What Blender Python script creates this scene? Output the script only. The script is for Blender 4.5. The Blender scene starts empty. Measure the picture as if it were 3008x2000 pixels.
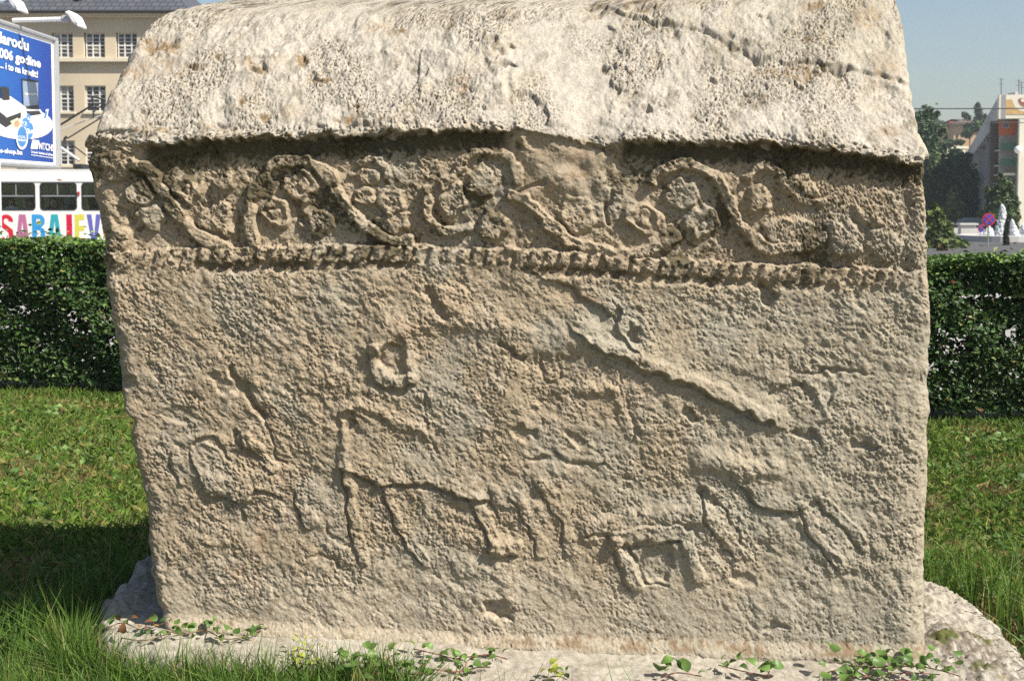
import bpy, bmesh, math, random
import numpy as np
from mathutils import Vector, Matrix, Euler
random.seed(7)
RNG = np.random.default_rng(11)
R = math.radians
sc = bpy.context.scene
COL = sc.collection

# ------------------------------------------------------------------ camera
F = 3630.0                 # focal length in photo pixels (3008 wide)
CAMZ = 1.30
PITCH = R(3.3)
YPP = 580.0 + F*math.tan(PITCH)      # principal row: level lines meet at row 580
cam_d = bpy.data.cameras.new('camera')
cam = bpy.data.objects.new('camera', cam_d); COL.objects.link(cam)
cam.location = (0, 0, CAMZ)
cam.rotation_euler = (R(90)-PITCH, 0, 0)
cam_d.sensor_fit = 'HORIZONTAL'; cam_d.sensor_width = 23.7
cam_d.lens = 23.7*F/3008.0
cam_d.shift_x = 0.0
cam_d.shift_y = (YPP-1000.0)/3008.0
cam_d.clip_start = 0.05; cam_d.clip_end = 3000
cam_d.dof.use_dof = True; cam_d.dof.focus_distance = 3.4; cam_d.dof.aperture_fstop = 8.0
sc.camera = cam

# ------------------------------------------------------------------ light
SUN_E, SUN_A = R(46), R(31)          # elevation; azimuth from the +X axis towards the camera
SDIR = Vector((math.cos(SUN_E)*math.cos(SUN_A), -math.cos(SUN_E)*math.sin(SUN_A), math.sin(SUN_E)))
world = bpy.data.worlds.new('World'); sc.world = world; world.use_nodes = True
wn = world.node_tree; wn.nodes.clear()
w_out = wn.nodes.new('ShaderNodeOutputWorld'); w_bg = wn.nodes.new('ShaderNodeBackground')
w_sky = wn.nodes.new('ShaderNodeTexSky'); w_sky.sky_type = 'NISHITA'; w_sky.sun_disc = False
w_sky.sun_elevation = SUN_E; w_sky.sun_rotation = math.atan2(SDIR.x, SDIR.y)
w_sky.air_density = 1.15; w_sky.dust_density = 1.6; w_sky.ozone_density = 1.5; w_sky.altitude = 0
w_bg.inputs['Strength'].default_value = 0.068
wn.links.new(w_sky.outputs[0], w_bg.inputs['Color']); wn.links.new(w_bg.outputs[0], w_out.inputs['Surface'])
sun_d = bpy.data.lights.new('sun', 'SUN'); sun_d.energy = 5.0; sun_d.angle = R(1.0); sun_d.color = (1.0, 0.93, 0.82)
sun = bpy.data.objects.new('sun', sun_d); COL.objects.link(sun)
sun.rotation_euler = SDIR.to_track_quat('Z', 'Y').to_euler()
sun.location = (8, -5, 9)
sc.view_settings.view_transform = 'Standard'; sc.view_settings.look = 'None'
sc.view_settings.exposure = 0.9; sc.view_settings.gamma = 1.0
sc.view_settings.use_curve_mapping = False
sc.cycles.use_denoising = False
sc.cycles.max_bounces = 6; sc.cycles.transparent_max_bounces = 12

# ------------------------------------------------------------------ helpers
CP, SP = math.cos(PITCH), math.sin(PITCH)
def ray(px, py):
    """direction (x, 1, z) through a pixel of the photograph"""
    cx = (np.asarray(px, float)-1504.0)/F; cy = -(np.asarray(py, float)-YPP)/F
    dy = CP + cy*SP; dz = -SP + cy*CP
    return cx/dy, dz/dy
def at(px, py, D):
    a, b = ray(px, py)
    return Vector((float(a)*D, D, CAMZ+float(b)*D))
def on_z(px, py, z):
    a, b = ray(px, py); D = (z-CAMZ)/float(b)
    return Vector((float(a)*D, D, z))

def tag(o, label=None, cat=None, group=None, kind=None):
    if label: o['label'] = label
    if cat: o['category'] = cat
    if group: o['group'] = group
    if kind: o['kind'] = kind
    return o
def link(name, me, mats=None, parent=None):
    o = bpy.data.objects.new(name, me); COL.objects.link(o)
    if mats is not None:
        ml = list(mats) if isinstance(mats, (list, tuple)) else [mats]
        for m in ml:
            if len(me.materials) < len(ml): me.materials.append(m)
    if parent is not None:
        o.parent = parent        # meshes are written in world coordinates: undo the empty's offset
        o.matrix_parent_inverse = Matrix.Translation(-WORLD.get(parent.name, Vector((0, 0, 0))))
    return o
WORLD = {}
def empty(name, loc):
    o = bpy.data.objects.new(name, None); COL.objects.link(o); o.location = loc
    o.empty_display_size = 0.1
    WORLD[o.name] = Vector(loc)
    return o
def np_mesh(name, V, Fq, smooth=True, mat_idx=None):
    """V (n,3) float, Fq (m,k) int array (k = 3 or 4)"""
    V = np.ascontiguousarray(V, dtype=np.float32); Fq = np.ascontiguousarray(Fq, dtype=np.int32)
    me = bpy.data.meshes.new(name)
    me.vertices.add(len(V)); me.vertices.foreach_set('co', V.ravel())
    k = Fq.shape[1]; n = len(Fq)
    me.loops.add(n*k); me.loops.foreach_set('vertex_index', Fq.ravel())
    me.polygons.add(n); me.polygons.foreach_set('loop_start', np.arange(0, n*k, k, dtype=np.int32))
    me.polygons.foreach_set('use_smooth', np.full(n, smooth, dtype=bool))
    if mat_idx is not None: me.polygons.foreach_set('material_index', np.asarray(mat_idx, dtype=np.int32))
    me.update(calc_edges=True)
    return me
def add_color(me, C, name='Col'):
    a = me.color_attributes.new(name, 'FLOAT_COLOR', 'POINT')
    C = np.concatenate([np.asarray(C, np.float32), np.ones((len(C), 1), np.float32)], axis=1)
    a.data.foreach_set('color', np.ascontiguousarray(C).ravel())

class MB:
    """collects shapes in world coordinates; build() links them as one mesh object"""
    def __init__(s): s.v = []; s.f = []; s.m = []; s.mi = 0
    def add(s, vs, fs):
        b = len(s.v); s.v += [tuple(v) for v in vs]
        s.f += [tuple(i+b for i in f) for f in fs]; s.m += [s.mi]*len(fs); return s
    def box(s, lo, hi, M=None):
        x0, y0, z0 = lo; x1, y1, z1 = hi
        vs = [Vector(p) for p in ((x0,y0,z0),(x1,y0,z0),(x1,y1,z0),(x0,y1,z0),(x0,y0,z1),(x1,y0,z1),(x1,y1,z1),(x0,y1,z1))]
        if M is not None: vs = [M @ v for v in vs]
        return s.add(vs, [(0,3,2,1),(4,5,6,7),(0,1,5,4),(1,2,6,5),(2,3,7,6),(3,0,4,7)])
    def tube(s, pts, r, n=8, cap=True):
        pts = [Vector(p) for p in pts]; rs = r if isinstance(r, (list, tuple)) else [r]*len(pts)
        vs = []; fs = []; up = None
        for i, p in enumerate(pts):
            d = (pts[min(i+1, len(pts)-1)]-pts[max(i-1, 0)]).normalized()
            if up is None:
                up = d.orthogonal().normalized()
            up = (up - d*up.dot(d)).normalized(); sd = d.cross(up)
            for k in range(n):
                a = 2*math.pi*k/n
                vs.append(p + (up*math.cos(a)+sd*math.sin(a))*rs[i])
        for i in range(len(pts)-1):
            for k in range(n):
                fs.append((i*n+k, i*n+(k+1) % n, (i+1)*n+(k+1) % n, (i+1)*n+k))
        if cap:
            fs.append(tuple(reversed(range(n)))); fs.append(tuple((len(pts)-1)*n+k for k in range(n)))
        return s.add(vs, fs)
    def prism(s, poly, ext):
        """poly: list of 3D points (flat, ordered), ext: extrusion vector"""
        n = len(poly); a = [Vector(p) for p in poly]; b = [p+Vector(ext) for p in a]
        fs = [tuple(range(n)), tuple(reversed(range(n, 2*n)))]
        for i in range(n): fs.append((i, n+i, n+(i+1) % n, (i+1) % n))
        return s.add(a+b, fs)
    def lathe(s, prof, c, n=16):
        vs = []; fs = []
        for (r, z) in prof:
            for k in range(n):
                a = 2*math.pi*k/n; vs.append((c[0]+r*math.cos(a), c[1]+r*math.sin(a), c[2]+z))
        for i in range(len(prof)-1):
            for k in range(n): fs.append((i*n+k, i*n+(k+1) % n, (i+1)*n+(k+1) % n, (i+1)*n+k))
        fs.append(tuple(reversed(range(n)))); fs.append(tuple((len(prof)-1)*n+k for k in range(n)))
        return s.add(vs, fs)
    def build(s, name, mats, parent=None, smooth=False, bevel=0):
        me = bpy.data.meshes.new(name); me.from_pydata(s.v, [], s.f)
        if smooth or any(s.m):
            for p, mi in zip(me.polygons, s.m): p.use_smooth = smooth; p.material_index = mi
        bm = bmesh.new(); bm.from_mesh(me); bmesh.ops.recalc_face_normals(bm, faces=bm.faces)
        if bevel: bmesh.ops.bevel(bm, geom=bm.edges[:], offset=bevel, segments=2, affect='EDGES', profile=0.6)
        bm.to_mesh(me); bm.free(); me.update()
        return link(name, me, mats, parent)

# ------------------------------------------------------------------ materials
def nodes(name):
    m = bpy.data.materials.new(name); m.use_nodes = True
    nt = m.node_tree; b = nt.nodes['Principled BSDF']
    return m, nt, b
def setin(b, **kw):
    for k, v in kw.items():
        k = k.replace('_', ' ')
        if k in b.inputs: b.inputs[k].default_value = v
def mat(name, col, rough=0.8, var=0.12, scale=8.0, bump=0.0, bscale=None, metallic=0.0, spec=None, coords='Object', detail=5.0, tint=None):
    m, nt, b = nodes(name)
    setin(b, Roughness=rough, Metallic=metallic)
    if spec is not None: b.inputs['Specular IOR Level'].default_value = spec
    tc = nt.nodes.new('ShaderNodeTexCoord')
    n = nt.nodes.new('ShaderNodeTexNoise'); n.inputs['Scale'].default_value = scale; n.inputs['Detail'].default_value = detail
    nt.links.new(tc.outputs[coords], n.inputs['Vector'])
    r = nt.nodes.new('ShaderNodeValToRGB')
    c2 = tint if tint is not None else col
    r.color_ramp.elements[0].position = 0.3; r.color_ramp.elements[1].position = 0.7
    r.color_ramp.elements[0].color = (*[c*(1-var) for c in c2], 1); r.color_ramp.elements[1].color = (*[min(1, c*(1+var)) for c in col], 1)
    nt.links.new(n.outputs['Fac'], r.inputs['Fac']); nt.links.new(r.outputs['Color'], b.inputs['Base Color'])
    if bump:
        n2 = nt.nodes.new('ShaderNodeTexNoise'); n2.inputs['Scale'].default_value = bscale or scale*4; n2.inputs['Detail'].default_value = 6
        nt.links.new(tc.outputs[coords], n2.inputs['Vector'])
        bp = nt.nodes.new('ShaderNodeBump'); bp.inputs['Strength'].default_value = bump; bp.inputs['Distance'].default_value = 0.02
        nt.links.new(n2.outputs['Fac'], bp.inputs['Height']); nt.links.new(bp.outputs['Normal'], b.inputs['Normal'])
    return m
def leafmat(name, c_dark, c_light, rough=0.5, trans=0.25, attr=True):
    """foliage: colour varies leaf by leaf through the vertex attribute 'Col' (a pigment, not shade)"""
    m, nt, b = nodes(name); setin(b, Roughness=rough)
    b.inputs['Specular IOR Level'].default_value = 0.35
    out = nt.nodes['Material Output']
    if attr:
        a = nt.nodes.new('ShaderNodeVertexColor'); a.layer_name = 'Col'; src = a.outputs['Color']
    else:
        oi = nt.nodes.new('ShaderNodeObjectInfo'); r = nt.nodes.new('ShaderNodeValToRGB')
        r.color_ramp.elements[0].color = (*c_dark, 1); r.color_ramp.elements[1].color = (*c_light, 1)
        nt.links.new(oi.outputs['Random'], r.inputs['Fac']); src = r.outputs['Color']
    nt.links.new(src, b.inputs['Base Color'])
    t = nt.nodes.new('ShaderNodeBsdfTranslucent'); nt.links.new(src, t.inputs['Color'])
    mx = nt.nodes.new('ShaderNodeMixShader'); mx.inputs['Fac'].default_value = trans
    nt.links.new(b.outputs[0], mx.inputs[1]); nt.links.new(t.outputs[0], mx.inputs[2]); nt.links.new(mx.outputs[0], out.inputs['Surface'])
    return m
def glassmat(name, tint=(0.75, 0.8, 0.8), refl=0.12):
    m, nt, b = nodes(name); out = nt.nodes['Material Output']; nt.nodes.remove(b)
    t = nt.nodes.new('ShaderNodeBsdfTransparent'); t.inputs['Color'].default_value = (*tint, 1)
    g = nt.nodes.new('ShaderNodeBsdfGlossy'); g.inputs['Roughness'].default_value = 0.03
    fr = nt.nodes.new('ShaderNodeFresnel'); fr.inputs['IOR'].default_value = 1.5
    mx = nt.nodes.new('ShaderNodeMixShader')
    nt.links.new(fr.outputs[0], mx.inputs['Fac']); nt.links.new(t.outputs[0], mx.inputs[1]); nt.links.new(g.outputs[0], mx.inputs[2])
    nt.links.new(mx.outputs[0], out.inputs['Surface'])
    return m

# ================================================================== THE CARVED STONE
def fnoise(shape, lmin, lmax, seed, p=1.0, ang=0.0, stretch=1.0):
    """band-limited noise, zero mean, unit deviation; wavelengths in grid steps"""
    h, w = shape
    g = np.random.default_rng(seed).standard_normal(shape)
    ky = np.fft.fftfreq(h)[:, None]; kx = np.fft.rfftfreq(w)[None, :]
    c, s = math.cos(ang), math.sin(ang)
    k = np.sqrt(((kx*c+ky*s)*stretch)**2 + (-kx*s+ky*c)**2)
    k[0, 0] = 1e-9
    lo, hi = 1.0/lmax, 1.0/lmin
    A = np.where((k > lo*0.6) & (k < hi*1.4), (np.maximum(k, lo))**(-p), 0.0)
    A *= 1/(1+(lo/k)**6)/(1+(k/hi)**6)
    n = np.fft.irfft2(np.fft.rfft2(g)*A, s=shape)
    return (n-n.mean())/n.std()
def sstep(a, b, x):
    t = np.clip((x-a)/(b-a), 0, 1); return t*t*(3-2*t)
def curve(pts):
    xs = [p[0] for p in pts]; ys = [p[1] for p in pts]
    return lambda x: np.interp(x, xs, ys)

# --- silhouette traced as the stone's own outline on its front face / roof slope
LEFT = curve([(-70, 860), (-30, 720), (0, 640), (12, 545), (35, 470), (65, 425), (100, 395), (150, 368), (200, 342), (260, 318), (300, 300),
              (340, 285), (380, 272), (405, 246), (430, 240), (447, 258), (460, 256), (500, 254), (560, 264), (620, 272), (700, 285), (760, 292),
              (820, 302), (880, 312), (960, 328), (1040, 338), (1100, 340), (1160, 345), (1215, 362), (1240, 385), (1300, 380), (1360, 396), (1420, 412), (1500, 424),
              (1580, 428), (1680, 436), (1760, 452), (1830, 478), (1960, 490)])
RIGHT = curve([(-70, 2630), (0, 2648), (60, 2662), (150, 2674), (230, 2684), (310, 2690), (375, 2704), (400, 2720), (415, 2728), (445, 2731), (475, 2722),
               (500, 2724), (540, 2720), (600, 2728), (660, 2734), (720, 2738), (800, 2734), (900, 2742), (1000, 2745), (1100, 2742), (1230, 2742), (1255, 2738),
               (1330, 2742), (1420, 2742), (1550, 2734), (1650, 2732), (1750, 2733), (1850, 2733), (1960, 2736)])
LIP = curve([(200, 408), (300, 412), (395, 428), (470, 424), (550, 420), (650, 408), (760, 404), (850, 404), (1000, 398), (1150, 393), (1300, 386), (1400, 378),
             (1480, 384), (1560, 392), (1700, 415), (1800, 428), (1860, 412), (1968, 418), (2099, 424), (2230, 416), (2318, 432), (2449, 441), (2580, 458), (2690, 482), (2800, 492)])
ROPE = [(300, 766), (369, 764), (470, 762), (579, 753), (700, 752), (900, 748), (1100, 745), (1300, 752), (1500, 757), (1640, 763), (1772, 770), (1986, 790), (2250, 801), (2470, 812), (2700, 822)]
ROPEY = curve(ROPE)
BASE = curve([(200, 1800), (480, 1828), (1000, 1868), (1500, 1890), (2100, 1908), (2740, 1926), (2900, 1930)])

STEP = 2.72
NU = int(2490/STEP); 
PYTOP, PYBOT = -62.0, 1985.0
NV = int((PYBOT-PYTOP)/STEP)
u = np.linspace(0, 1, NU)[None, :]; py1 = np.linspace(PYTOP, PYBOT, NV)[:, None]
Lx, Rx = LEFT(py1), RIGHT(py1)
jag_l = np.interp(py1[:, 0], np.linspace(PYTOP, PYBOT, 90), RNG.normal(0, 3.0, 90))[:, None]
jag_r = np.interp(py1[:, 0], np.linspace(PYTOP, PYBOT, 110), RNG.normal(0, 2.0, 110))[:, None]
PX = (Lx+jag_l) + (Rx+jag_r-Lx-jag_l)*u
PY = np.broadcast_to(py1, PX.shape).copy()
SH = PX.shape
H = np.zeros(SH)                      # carved height in millimetres, towards the viewer

def seg_dist(pts, pad):
    pts = np.asarray(pts, float)
    x0, x1 = pts[:, 0].min()-pad, pts[:, 0].max()+pad; y0, y1 = pts[:, 1].min()-pad, pts[:, 1].max()+pad
    r0 = max(0, int((y0-PYTOP)/STEP)-1); r1 = min(NV, int((y1-PYTOP)/STEP)+2)
    c0 = max(0, int((x0-500)/2490*NU)-0); c0 = max(0, int(np.searchsorted(PX[min(max((r0+r1)//2, 0), NV-1)], x0-40))-2)
    c1 = min(NU, int(np.searchsorted(PX[min(max((r0+r1)//2, 0), NV-1)], x1+40))+2)
    X = PX[r0:r1, c0:c1] + WX[r0:r1, c0:c1]; Y = PY[r0:r1, c0:c1] + WY[r0:r1, c0:c1]
    d = np.full(X.shape, 1e9); side = np.zeros(X.shape)
    for i in range(len(pts)-1):
        a, b = pts[i], pts[i+1]; v = b-a; L2 = (v*v).sum()+1e-9
        t = np.clip(((X-a[0])*v[0]+(Y-a[1])*v[1])/L2, 0, 1)
        dx, dy = X-(a[0]+t*v[0]), Y-(a[1]+t*v[1]); dd = np.hypot(dx, dy)
        cr = (v[0]*dy - v[1]*dx)
        m = dd < d; d[m] = dd[m]; side[m] = np.sign(cr)[m]
    return (slice(r0, r1), slice(c0, c1)), d, side
def smooth_pts(pts, n=5):
    pts = np.asarray(pts, float)
    if len(pts) < 3: return pts
    P = np.vstack([2*pts[0]-pts[1], pts, 2*pts[-1]-pts[-2]]); out = []
    for i in range(1, len(P)-2):
        for t in np.linspace(0, 1, n, endpoint=False):
            a, b, c, d = P[i-1], P[i], P[i+1], P[i+2]
            out.append(0.5*((2*b)+(-a+c)*t+(2*a-5*b+4*c-d)*t*t+(-a+3*b-3*c+d)*t**3))
    out.append(P[-2]); return np.array(out)
# the chisel line wobbles: warp the drawing coordinates a little
WX = fnoise(SH, 12, 60, 21)*4.0; WY = fnoise(SH, 12, 60, 22)*4.0
def ridge(pts, w, h, soft=5, mode='max'):
    sl, d, s = seg_dist(smooth_pts(pts), w+soft+40)
    w = w*1.12; prof = h*sstep(w/2+soft/2, w/2-soft/2-w*0.10, d)
    H[sl] = np.maximum(H[sl], prof) if mode == 'max' else H[sl]+prof
def groove(pts, w, h, soft=8):
    sl, d, s = seg_dist(smooth_pts(pts), w+soft+40)
    H[sl] -= h*sstep(w/2+soft/2, max(0, w/2-soft/2), d)
def shelf(pts, h, reach, side=1, soft=5):
    """a step: full height at the line on one side, fading away over 'reach' pixels"""
    pts = smooth_pts(pts)
    sl, d, s = seg_dist(pts, reach+60)
    on = sstep(-soft, soft, d*s*side)
    fade = np.clip(1-d/reach, 0, 1)
    H[sl] += h*on*fade**1.2
def blob(cx, cy, rx, ry, h, rot=0, sharp=0.35, mode='add'):
    X = PX+WX*1.5-cx; Y = PY+WY*1.5-cy
    c, s = math.cos(R(rot)), math.sin(R(rot))
    q = np.sqrt(((X*c+Y*s)/rx)**2+((-X*s+Y*c)/ry)**2)
    f = h*sstep(1.0+sharp*0.5, 1.0-sharp, q)
    if mode == 'max': np.maximum(H, f, out=H)
    else: H[...] += f

LIPS = lambda x: np.mean([LIP(x+q) for q in (-90, -60, -30, 0, 30, 60, 90)], axis=0)
def facets(cell, seed, tilt=0.25, warp=0.5, aniso=1.0):
    """chipped surface: every Voronoi cell is a small tilted plane (height in units of cell size)"""
    g = np.random.default_rng(seed); h, w = SH; ny, nx = int(h/cell)+4, int(w/(cell*aniso))+4
    jx = g.uniform(0, 1, (ny, nx)); jy = g.uniform(0, 1, (ny, nx)); gx_ = g.normal(0, tilt, (ny, nx)); gy_ = g.normal(0, tilt, (ny, nx)); of = g.normal(0, 0.16, (ny, nx))
    wx = fnoise(SH, cell*0.5, cell*3, seed+1)*warp*0.4; wy = fnoise(SH, cell*0.5, cell*3, seed+2)*warp*0.4
    X = np.arange(w)[None, :]/(cell*aniso)+1.5+wx; Y = np.arange(h)[:, None]/cell+1.5+wy
    iX = X.astype(int); iY = Y.astype(int); best = np.full(SH, 1e9); out = np.zeros(SH)
    for dy in (-1, 0, 1):
        for dx in (-1, 0, 1):
            cy = np.clip(iY+dy, 0, ny-1); cx = np.clip(iX+dx, 0, nx-1)
            ddx = X-(cx+jx[cy, cx]); ddy = Y-(cy+jy[cy, cx]); d = ddx*ddx+ddy*ddy
            m = d < best; best = np.where(m, d, best); out = np.where(m, of[cy, cx]+gx_[cy, cx]*ddx+gy_[cy, cx]*ddy, out)
    return out
def polyfill(P, h, soft=7):
    P = np.asarray(P, float); x0, y0 = P.min(0)-40; x1, y1 = P.max(0)+40
    r0, r1 = int((y0-PYTOP)/STEP), int((y1-PYTOP)/STEP); mid = PX[(r0+r1)//2]; c0, c1 = int(np.searchsorted(mid, x0-40)), int(np.searchsorted(mid, x1+40))
    sl = (slice(r0, r1), slice(c0, c1)); X = PX[sl]+WX[sl]; Y = PY[sl]+WY[sl]; d = np.full(X.shape, 1e9); ins = np.zeros(X.shape, bool); n = len(P)
    for i in range(n):
        a, c = P[i], P[(i+1) % n]; v = c-a; t_ = np.clip(((X-a[0])*v[0]+(Y-a[1])*v[1])/(v@v), 0, 1); d = np.minimum(d, np.hypot(X-a[0]-t_*v[0], Y-a[1]-t_*v[1]))
        ins ^= ((a[1] > Y) != (c[1] > Y)) & (X < (c[0]-a[0])*(Y-a[1])/(c[1]-a[1]+1e-12)+a[0])
    H[sl] += h*sstep(-soft, soft, np.where(ins, d, -d))
lip = LIP(PX); ropey = ROPEY(PX)
n_big = fnoise(SH, 90, 420, 1); n_mid = fnoise(SH, 24, 90, 2); n_sm = fnoise(SH, 7, 26, 3, p=0.8, ang=R(40), stretch=1.6)
n_fine = fnoise(SH, 2.3, 7, 4, p=0.5, ang=R(35), stretch=1.4); n_pit = fnoise(SH, 5, 16, 5, p=0.4); n_lam = fnoise(SH, 4, 18, 6, p=0.5, ang=0, stretch=0.28)
fr = fnoise(SH, 2.3, 120, 12, p=1.35, ang=R(35), stretch=1.15); fr2 = fnoise(SH, 2.3, 40, 13, p=1.0, ang=R(40), stretch=1.3)
fa_s = facets(3.3, 501, 0.32); fa_m = facets(10, 511, 0.30); fa_l = facets(24, 521, 0.22)
n_chip = fnoise(SH, 6, 20, 8, p=0.6, ang=R(30), stretch=1.4)
n_crk = fnoise(SH, 14, 50, 9, p=0.7)
chip_zone = sstep(1440, 1540, PX+WX*6)*sstep(1850, 1770, PX+WX*6)      # the break in the ledge filled long ago
# ledge (raised, overhanging) / frieze (cut back) / lower face
edge_wob = n_mid*5+n_sm*2.5+fr2*2+fa_m*7
is_ledge = sstep(lip+3, lip-4, PY+edge_wob)
is_frieze = sstep(lip-2, lip+5, PY+edge_wob)*sstep(ropey-22, ropey-30, PY+edge_wob*0.5)
left_flat = sstep(430, 385, PX+(PY-420)*-0.35)                       # the ledge stops short of the left corner
LEDGE = 0.022*(1-0.9*left_flat*sstep(380, 395, PY))*(1-0.75*chip_zone)
H -= 20*is_frieze*(1-0.85*left_flat*sstep(520, 470, PY))*(1-0.62*chip_zone*sstep(600, 540, PY))*sstep(2720, 2660, PX)
FZ = H.copy(); H[...] = 0.0
# --- vine in the frieze: stems
st = 23
ridge([(330, 520), (362, 490), (399, 482), (443, 510), (477, 571), (521, 628), (566, 679), (612, 714), (655, 722)], 34, st)
ridge([(742, 715), (730, 640), (752, 545), (816, 478), (905, 476), (965, 520), (1000, 584), (1034, 630), (1085, 672), (1135, 700), (1195, 712)], 32, st)
ridge([(1255, 560), (1256, 610), (1272, 660), (1322, 682), (1376, 668)], 26, st)
ridge([(1300, 540), (1345, 505), (1366, 466), (1407, 446), (1475, 452), (1512, 486), (1520, 530)], 26, st-6)
ridge([(1500, 575), (1548, 588), (1580, 622), (1630, 670), (1668, 704), (1735, 728), (1815, 742), (1866, 746), (1946, 722), (1985, 690)], 30, st)
ridge([(1920, 530), (1968, 488), (2034, 484), (2085, 508), (2122, 550), (2150, 604), (2180, 660), (2228, 714), (2280, 732), (2361, 726), (2410, 700)], 32, st)
ridge([(2195, 520), (2232, 492), (2280, 500), (2318, 548), (2365, 590), (2420, 598)], 24, st-8)
ridge([(1050, 480), (1085, 468), (1122, 482), (1140, 520)], 20, st-10)
# leaves, berries and rosettes
for (x, y, rx, ry, h) in [(403, 560, 40, 44, 17), (443, 640, 46, 44, 17), (352, 700, 42, 34, 15), (545, 552, 42, 46, 20), (654, 540, 36, 26, 19), (630, 640, 54, 48, 18), (505, 525, 26, 30, 12),
        (884, 548, 56, 48, 18), (803, 622, 44, 44, 21), (935, 650, 50, 46, 17), (1075, 520, 38, 30, 14), (1068, 578, 34, 26, 16), (1146, 594, 46, 36, 20), (1160, 650, 52, 30, 13),
        (1332, 590, 46, 52, 22), (1414, 535, 44, 46, 15), (1451, 664, 42, 40, 21), (1700, 640, 56, 44, 12), (1894, 640, 58, 46, 20), (2003, 570, 56, 48, 17), (2064, 656, 52, 50, 18),
        (2230, 588, 42, 48, 19), (2353, 548, 60, 34, 14), (2318, 680, 78, 46, 13), (2484, 704, 56, 56, 20), (2580, 612, 70, 50, 12), (2623, 648, 36, 26, 12), (2604, 716, 50, 54, 15), (1690, 600, 40, 30, 9)]:
    blob(x, y, rx, ry, h*1.05, mode='max', sharp=0.22)
for (x, y, r_) in [(803, 628, 16), (545, 552, 14), (1340, 596, 13), (1894, 640, 22), (2064, 656, 14), (884, 548, 16)]:
    blob(x, y, r_*1.9, r_*1.7, -8); blob(x, y, r_, r_*0.9, 9)
for pts in ([(342, 611), (389, 655)], [(606, 560), (606, 610)], [(700, 640), (690, 700)], [(1600, 533), (1540, 556), (1492, 586)], [(1780, 600), (1790, 660)], [(860, 600), (880, 640)], [(1800, 560), (1780, 620)]):
    groove(pts, 12, 11)
groove([(1285, 652), (1325, 661), (1365, 652)], 18, 10)
H *= is_frieze
REL = H.copy(); H[...] = 0.0
# --- twisted rope moulding
sl, d, s = seg_dist(ROPE, 60)
rp = sstep(24, 16, d)
along = PX[sl] + 0.55*(PY[sl]-ropey[sl]) + WX[sl]*0.8
tw = 0.5+0.5*np.cos(2*np.pi*along/42.5)
wear = 0.55+0.45*sstep(-0.9, 0.8, n_big[sl]*0.6+n_mid[sl]*0.5) ; wear = wear*np.interp(PX[sl], [300, 560, 640, 1200, 1300, 1480, 1620, 2350, 2500, 2700], [0.55, 0.6, 1, 1, 0.6, 0.62, 1, 1, 0.6, 0.3])
H[sl] += rp*(-7+18*np.clip(tw*1.7-0.1, 0, 1)**0.8*(0.45+0.55*wear))
for (x0, x1, dep) in [(590, 900, 12), (900, 1200, 7), (1600, 2250, 10), (2250, 2450, 6)]:
    xs = np.linspace(x0, x1, 9); groove([(x, ROPEY(x)+34) for x in xs], 26, dep, soft=16)
# --- hunting scene on the lower face
def leg(pts, w=34, h=11):
    """raised strip whose left flank is cut steeply"""
    w = w*0.8; pts = np.array(pts, float); q = pts+np.array([w/2.0, -2]); ridge(q, w, h*0.5, soft=6, mode='add'); groove(pts+np.array([-2, 2]), 8, h*0.5, soft=5); shelf(pts+np.array([w, -2]), 2.5, 40, side=-1)
shelf([(1712, 985), (1761, 1024), (1868, 1068), (1941, 1098), (2039, 1134), (2136, 1182), (2262, 1240)], 17, 75, side=-1)       # lance
groove([(1730, 1012), (1868, 1080), (2039, 1146), (2258, 1248)], 12, 6)
ridge([(1727, 996), (1834, 1040), (1941, 1080), (2039, 1116), (2136, 1162), (2258, 1222)], 30, 6, soft=8, mode='add')
polyfill(smooth_pts([(1003, 1200), (1062, 1186), (1130, 1206), (1200, 1242), (1262, 1272), (1400, 1300), (1500, 1290), (1600, 1330), (1640, 1400), (1600, 1440), (1500, 1450), (1424, 1474), (1362, 1460), (1300, 1434), (1228, 1419), (1166, 1425), (1112, 1420), (1046, 1395), (1016, 1400), (1004, 1330)], 3), 3.5)
polyfill(smooth_pts([(1560, 1310), (1640, 1200), (1700, 1140), (1815, 1132), (1842, 1180), (1790, 1222), (1740, 1245), (1690, 1330), (1640, 1400)], 3), 3.0, 9)
polyfill(smooth_pts([(1240, 960), (1326, 936), (1424, 946), (1520, 990), (1560, 1060), (1500, 1140), (1440, 1250), (1400, 1300), (1262, 1272), (1250, 1180), (1235, 1060)], 3), 3.0, 9)
polyfill(smooth_pts([(2060, 1345), (2110, 1338), (2200, 1372), (2280, 1362), (2360, 1335), (2420, 1390), (2440, 1440), (2390, 1475), (2340, 1508), (2276, 1499), (2216, 1471), (2178, 1425), (2130, 1470), (2070, 1462), (2052, 1400)], 3), 4.0)
polyfill(smooth_pts([(2360, 1335), (2400, 1280), (2430, 1230), (2500, 1215), (2540, 1250), (2470, 1275), (2440, 1330), (2420, 1390)], 3), 4.0, 9)
for q_ in ([(2430, 1230), (2400, 1150), (2360, 1120)], [(2430, 1230), (2450, 1150), (2430, 1090)], [(2450, 1160), (2520, 1110)]): ridge(q_, 14, 4.5, soft=10, mode='add')
polyfill(smooth_pts([(560, 1340), (610, 1300), (660, 1320), (690, 1385), (790, 1370), (850, 1380), (880, 1420), (820, 1462), (782, 1447), (733, 1452), (684, 1470), (630, 1465), (590, 1430)], 3), 4.0)
blob(1148, 1055, 42, 48, -11, sharp=0.3)                                                     # hand ring
ridge([(1098, 1020), (1104, 1080), (1130, 1117), (1172, 1126), (1214, 1108)], 32, 14, mode='add')
shelf([(1102, 1033), (1140, 1005), (1180, 992), (1192, 1040), (1197, 1090)], 10, 60, side=-1)
groove([(1110, 1130), (1160, 1146), (1212, 1132)], 14, 8)
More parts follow.
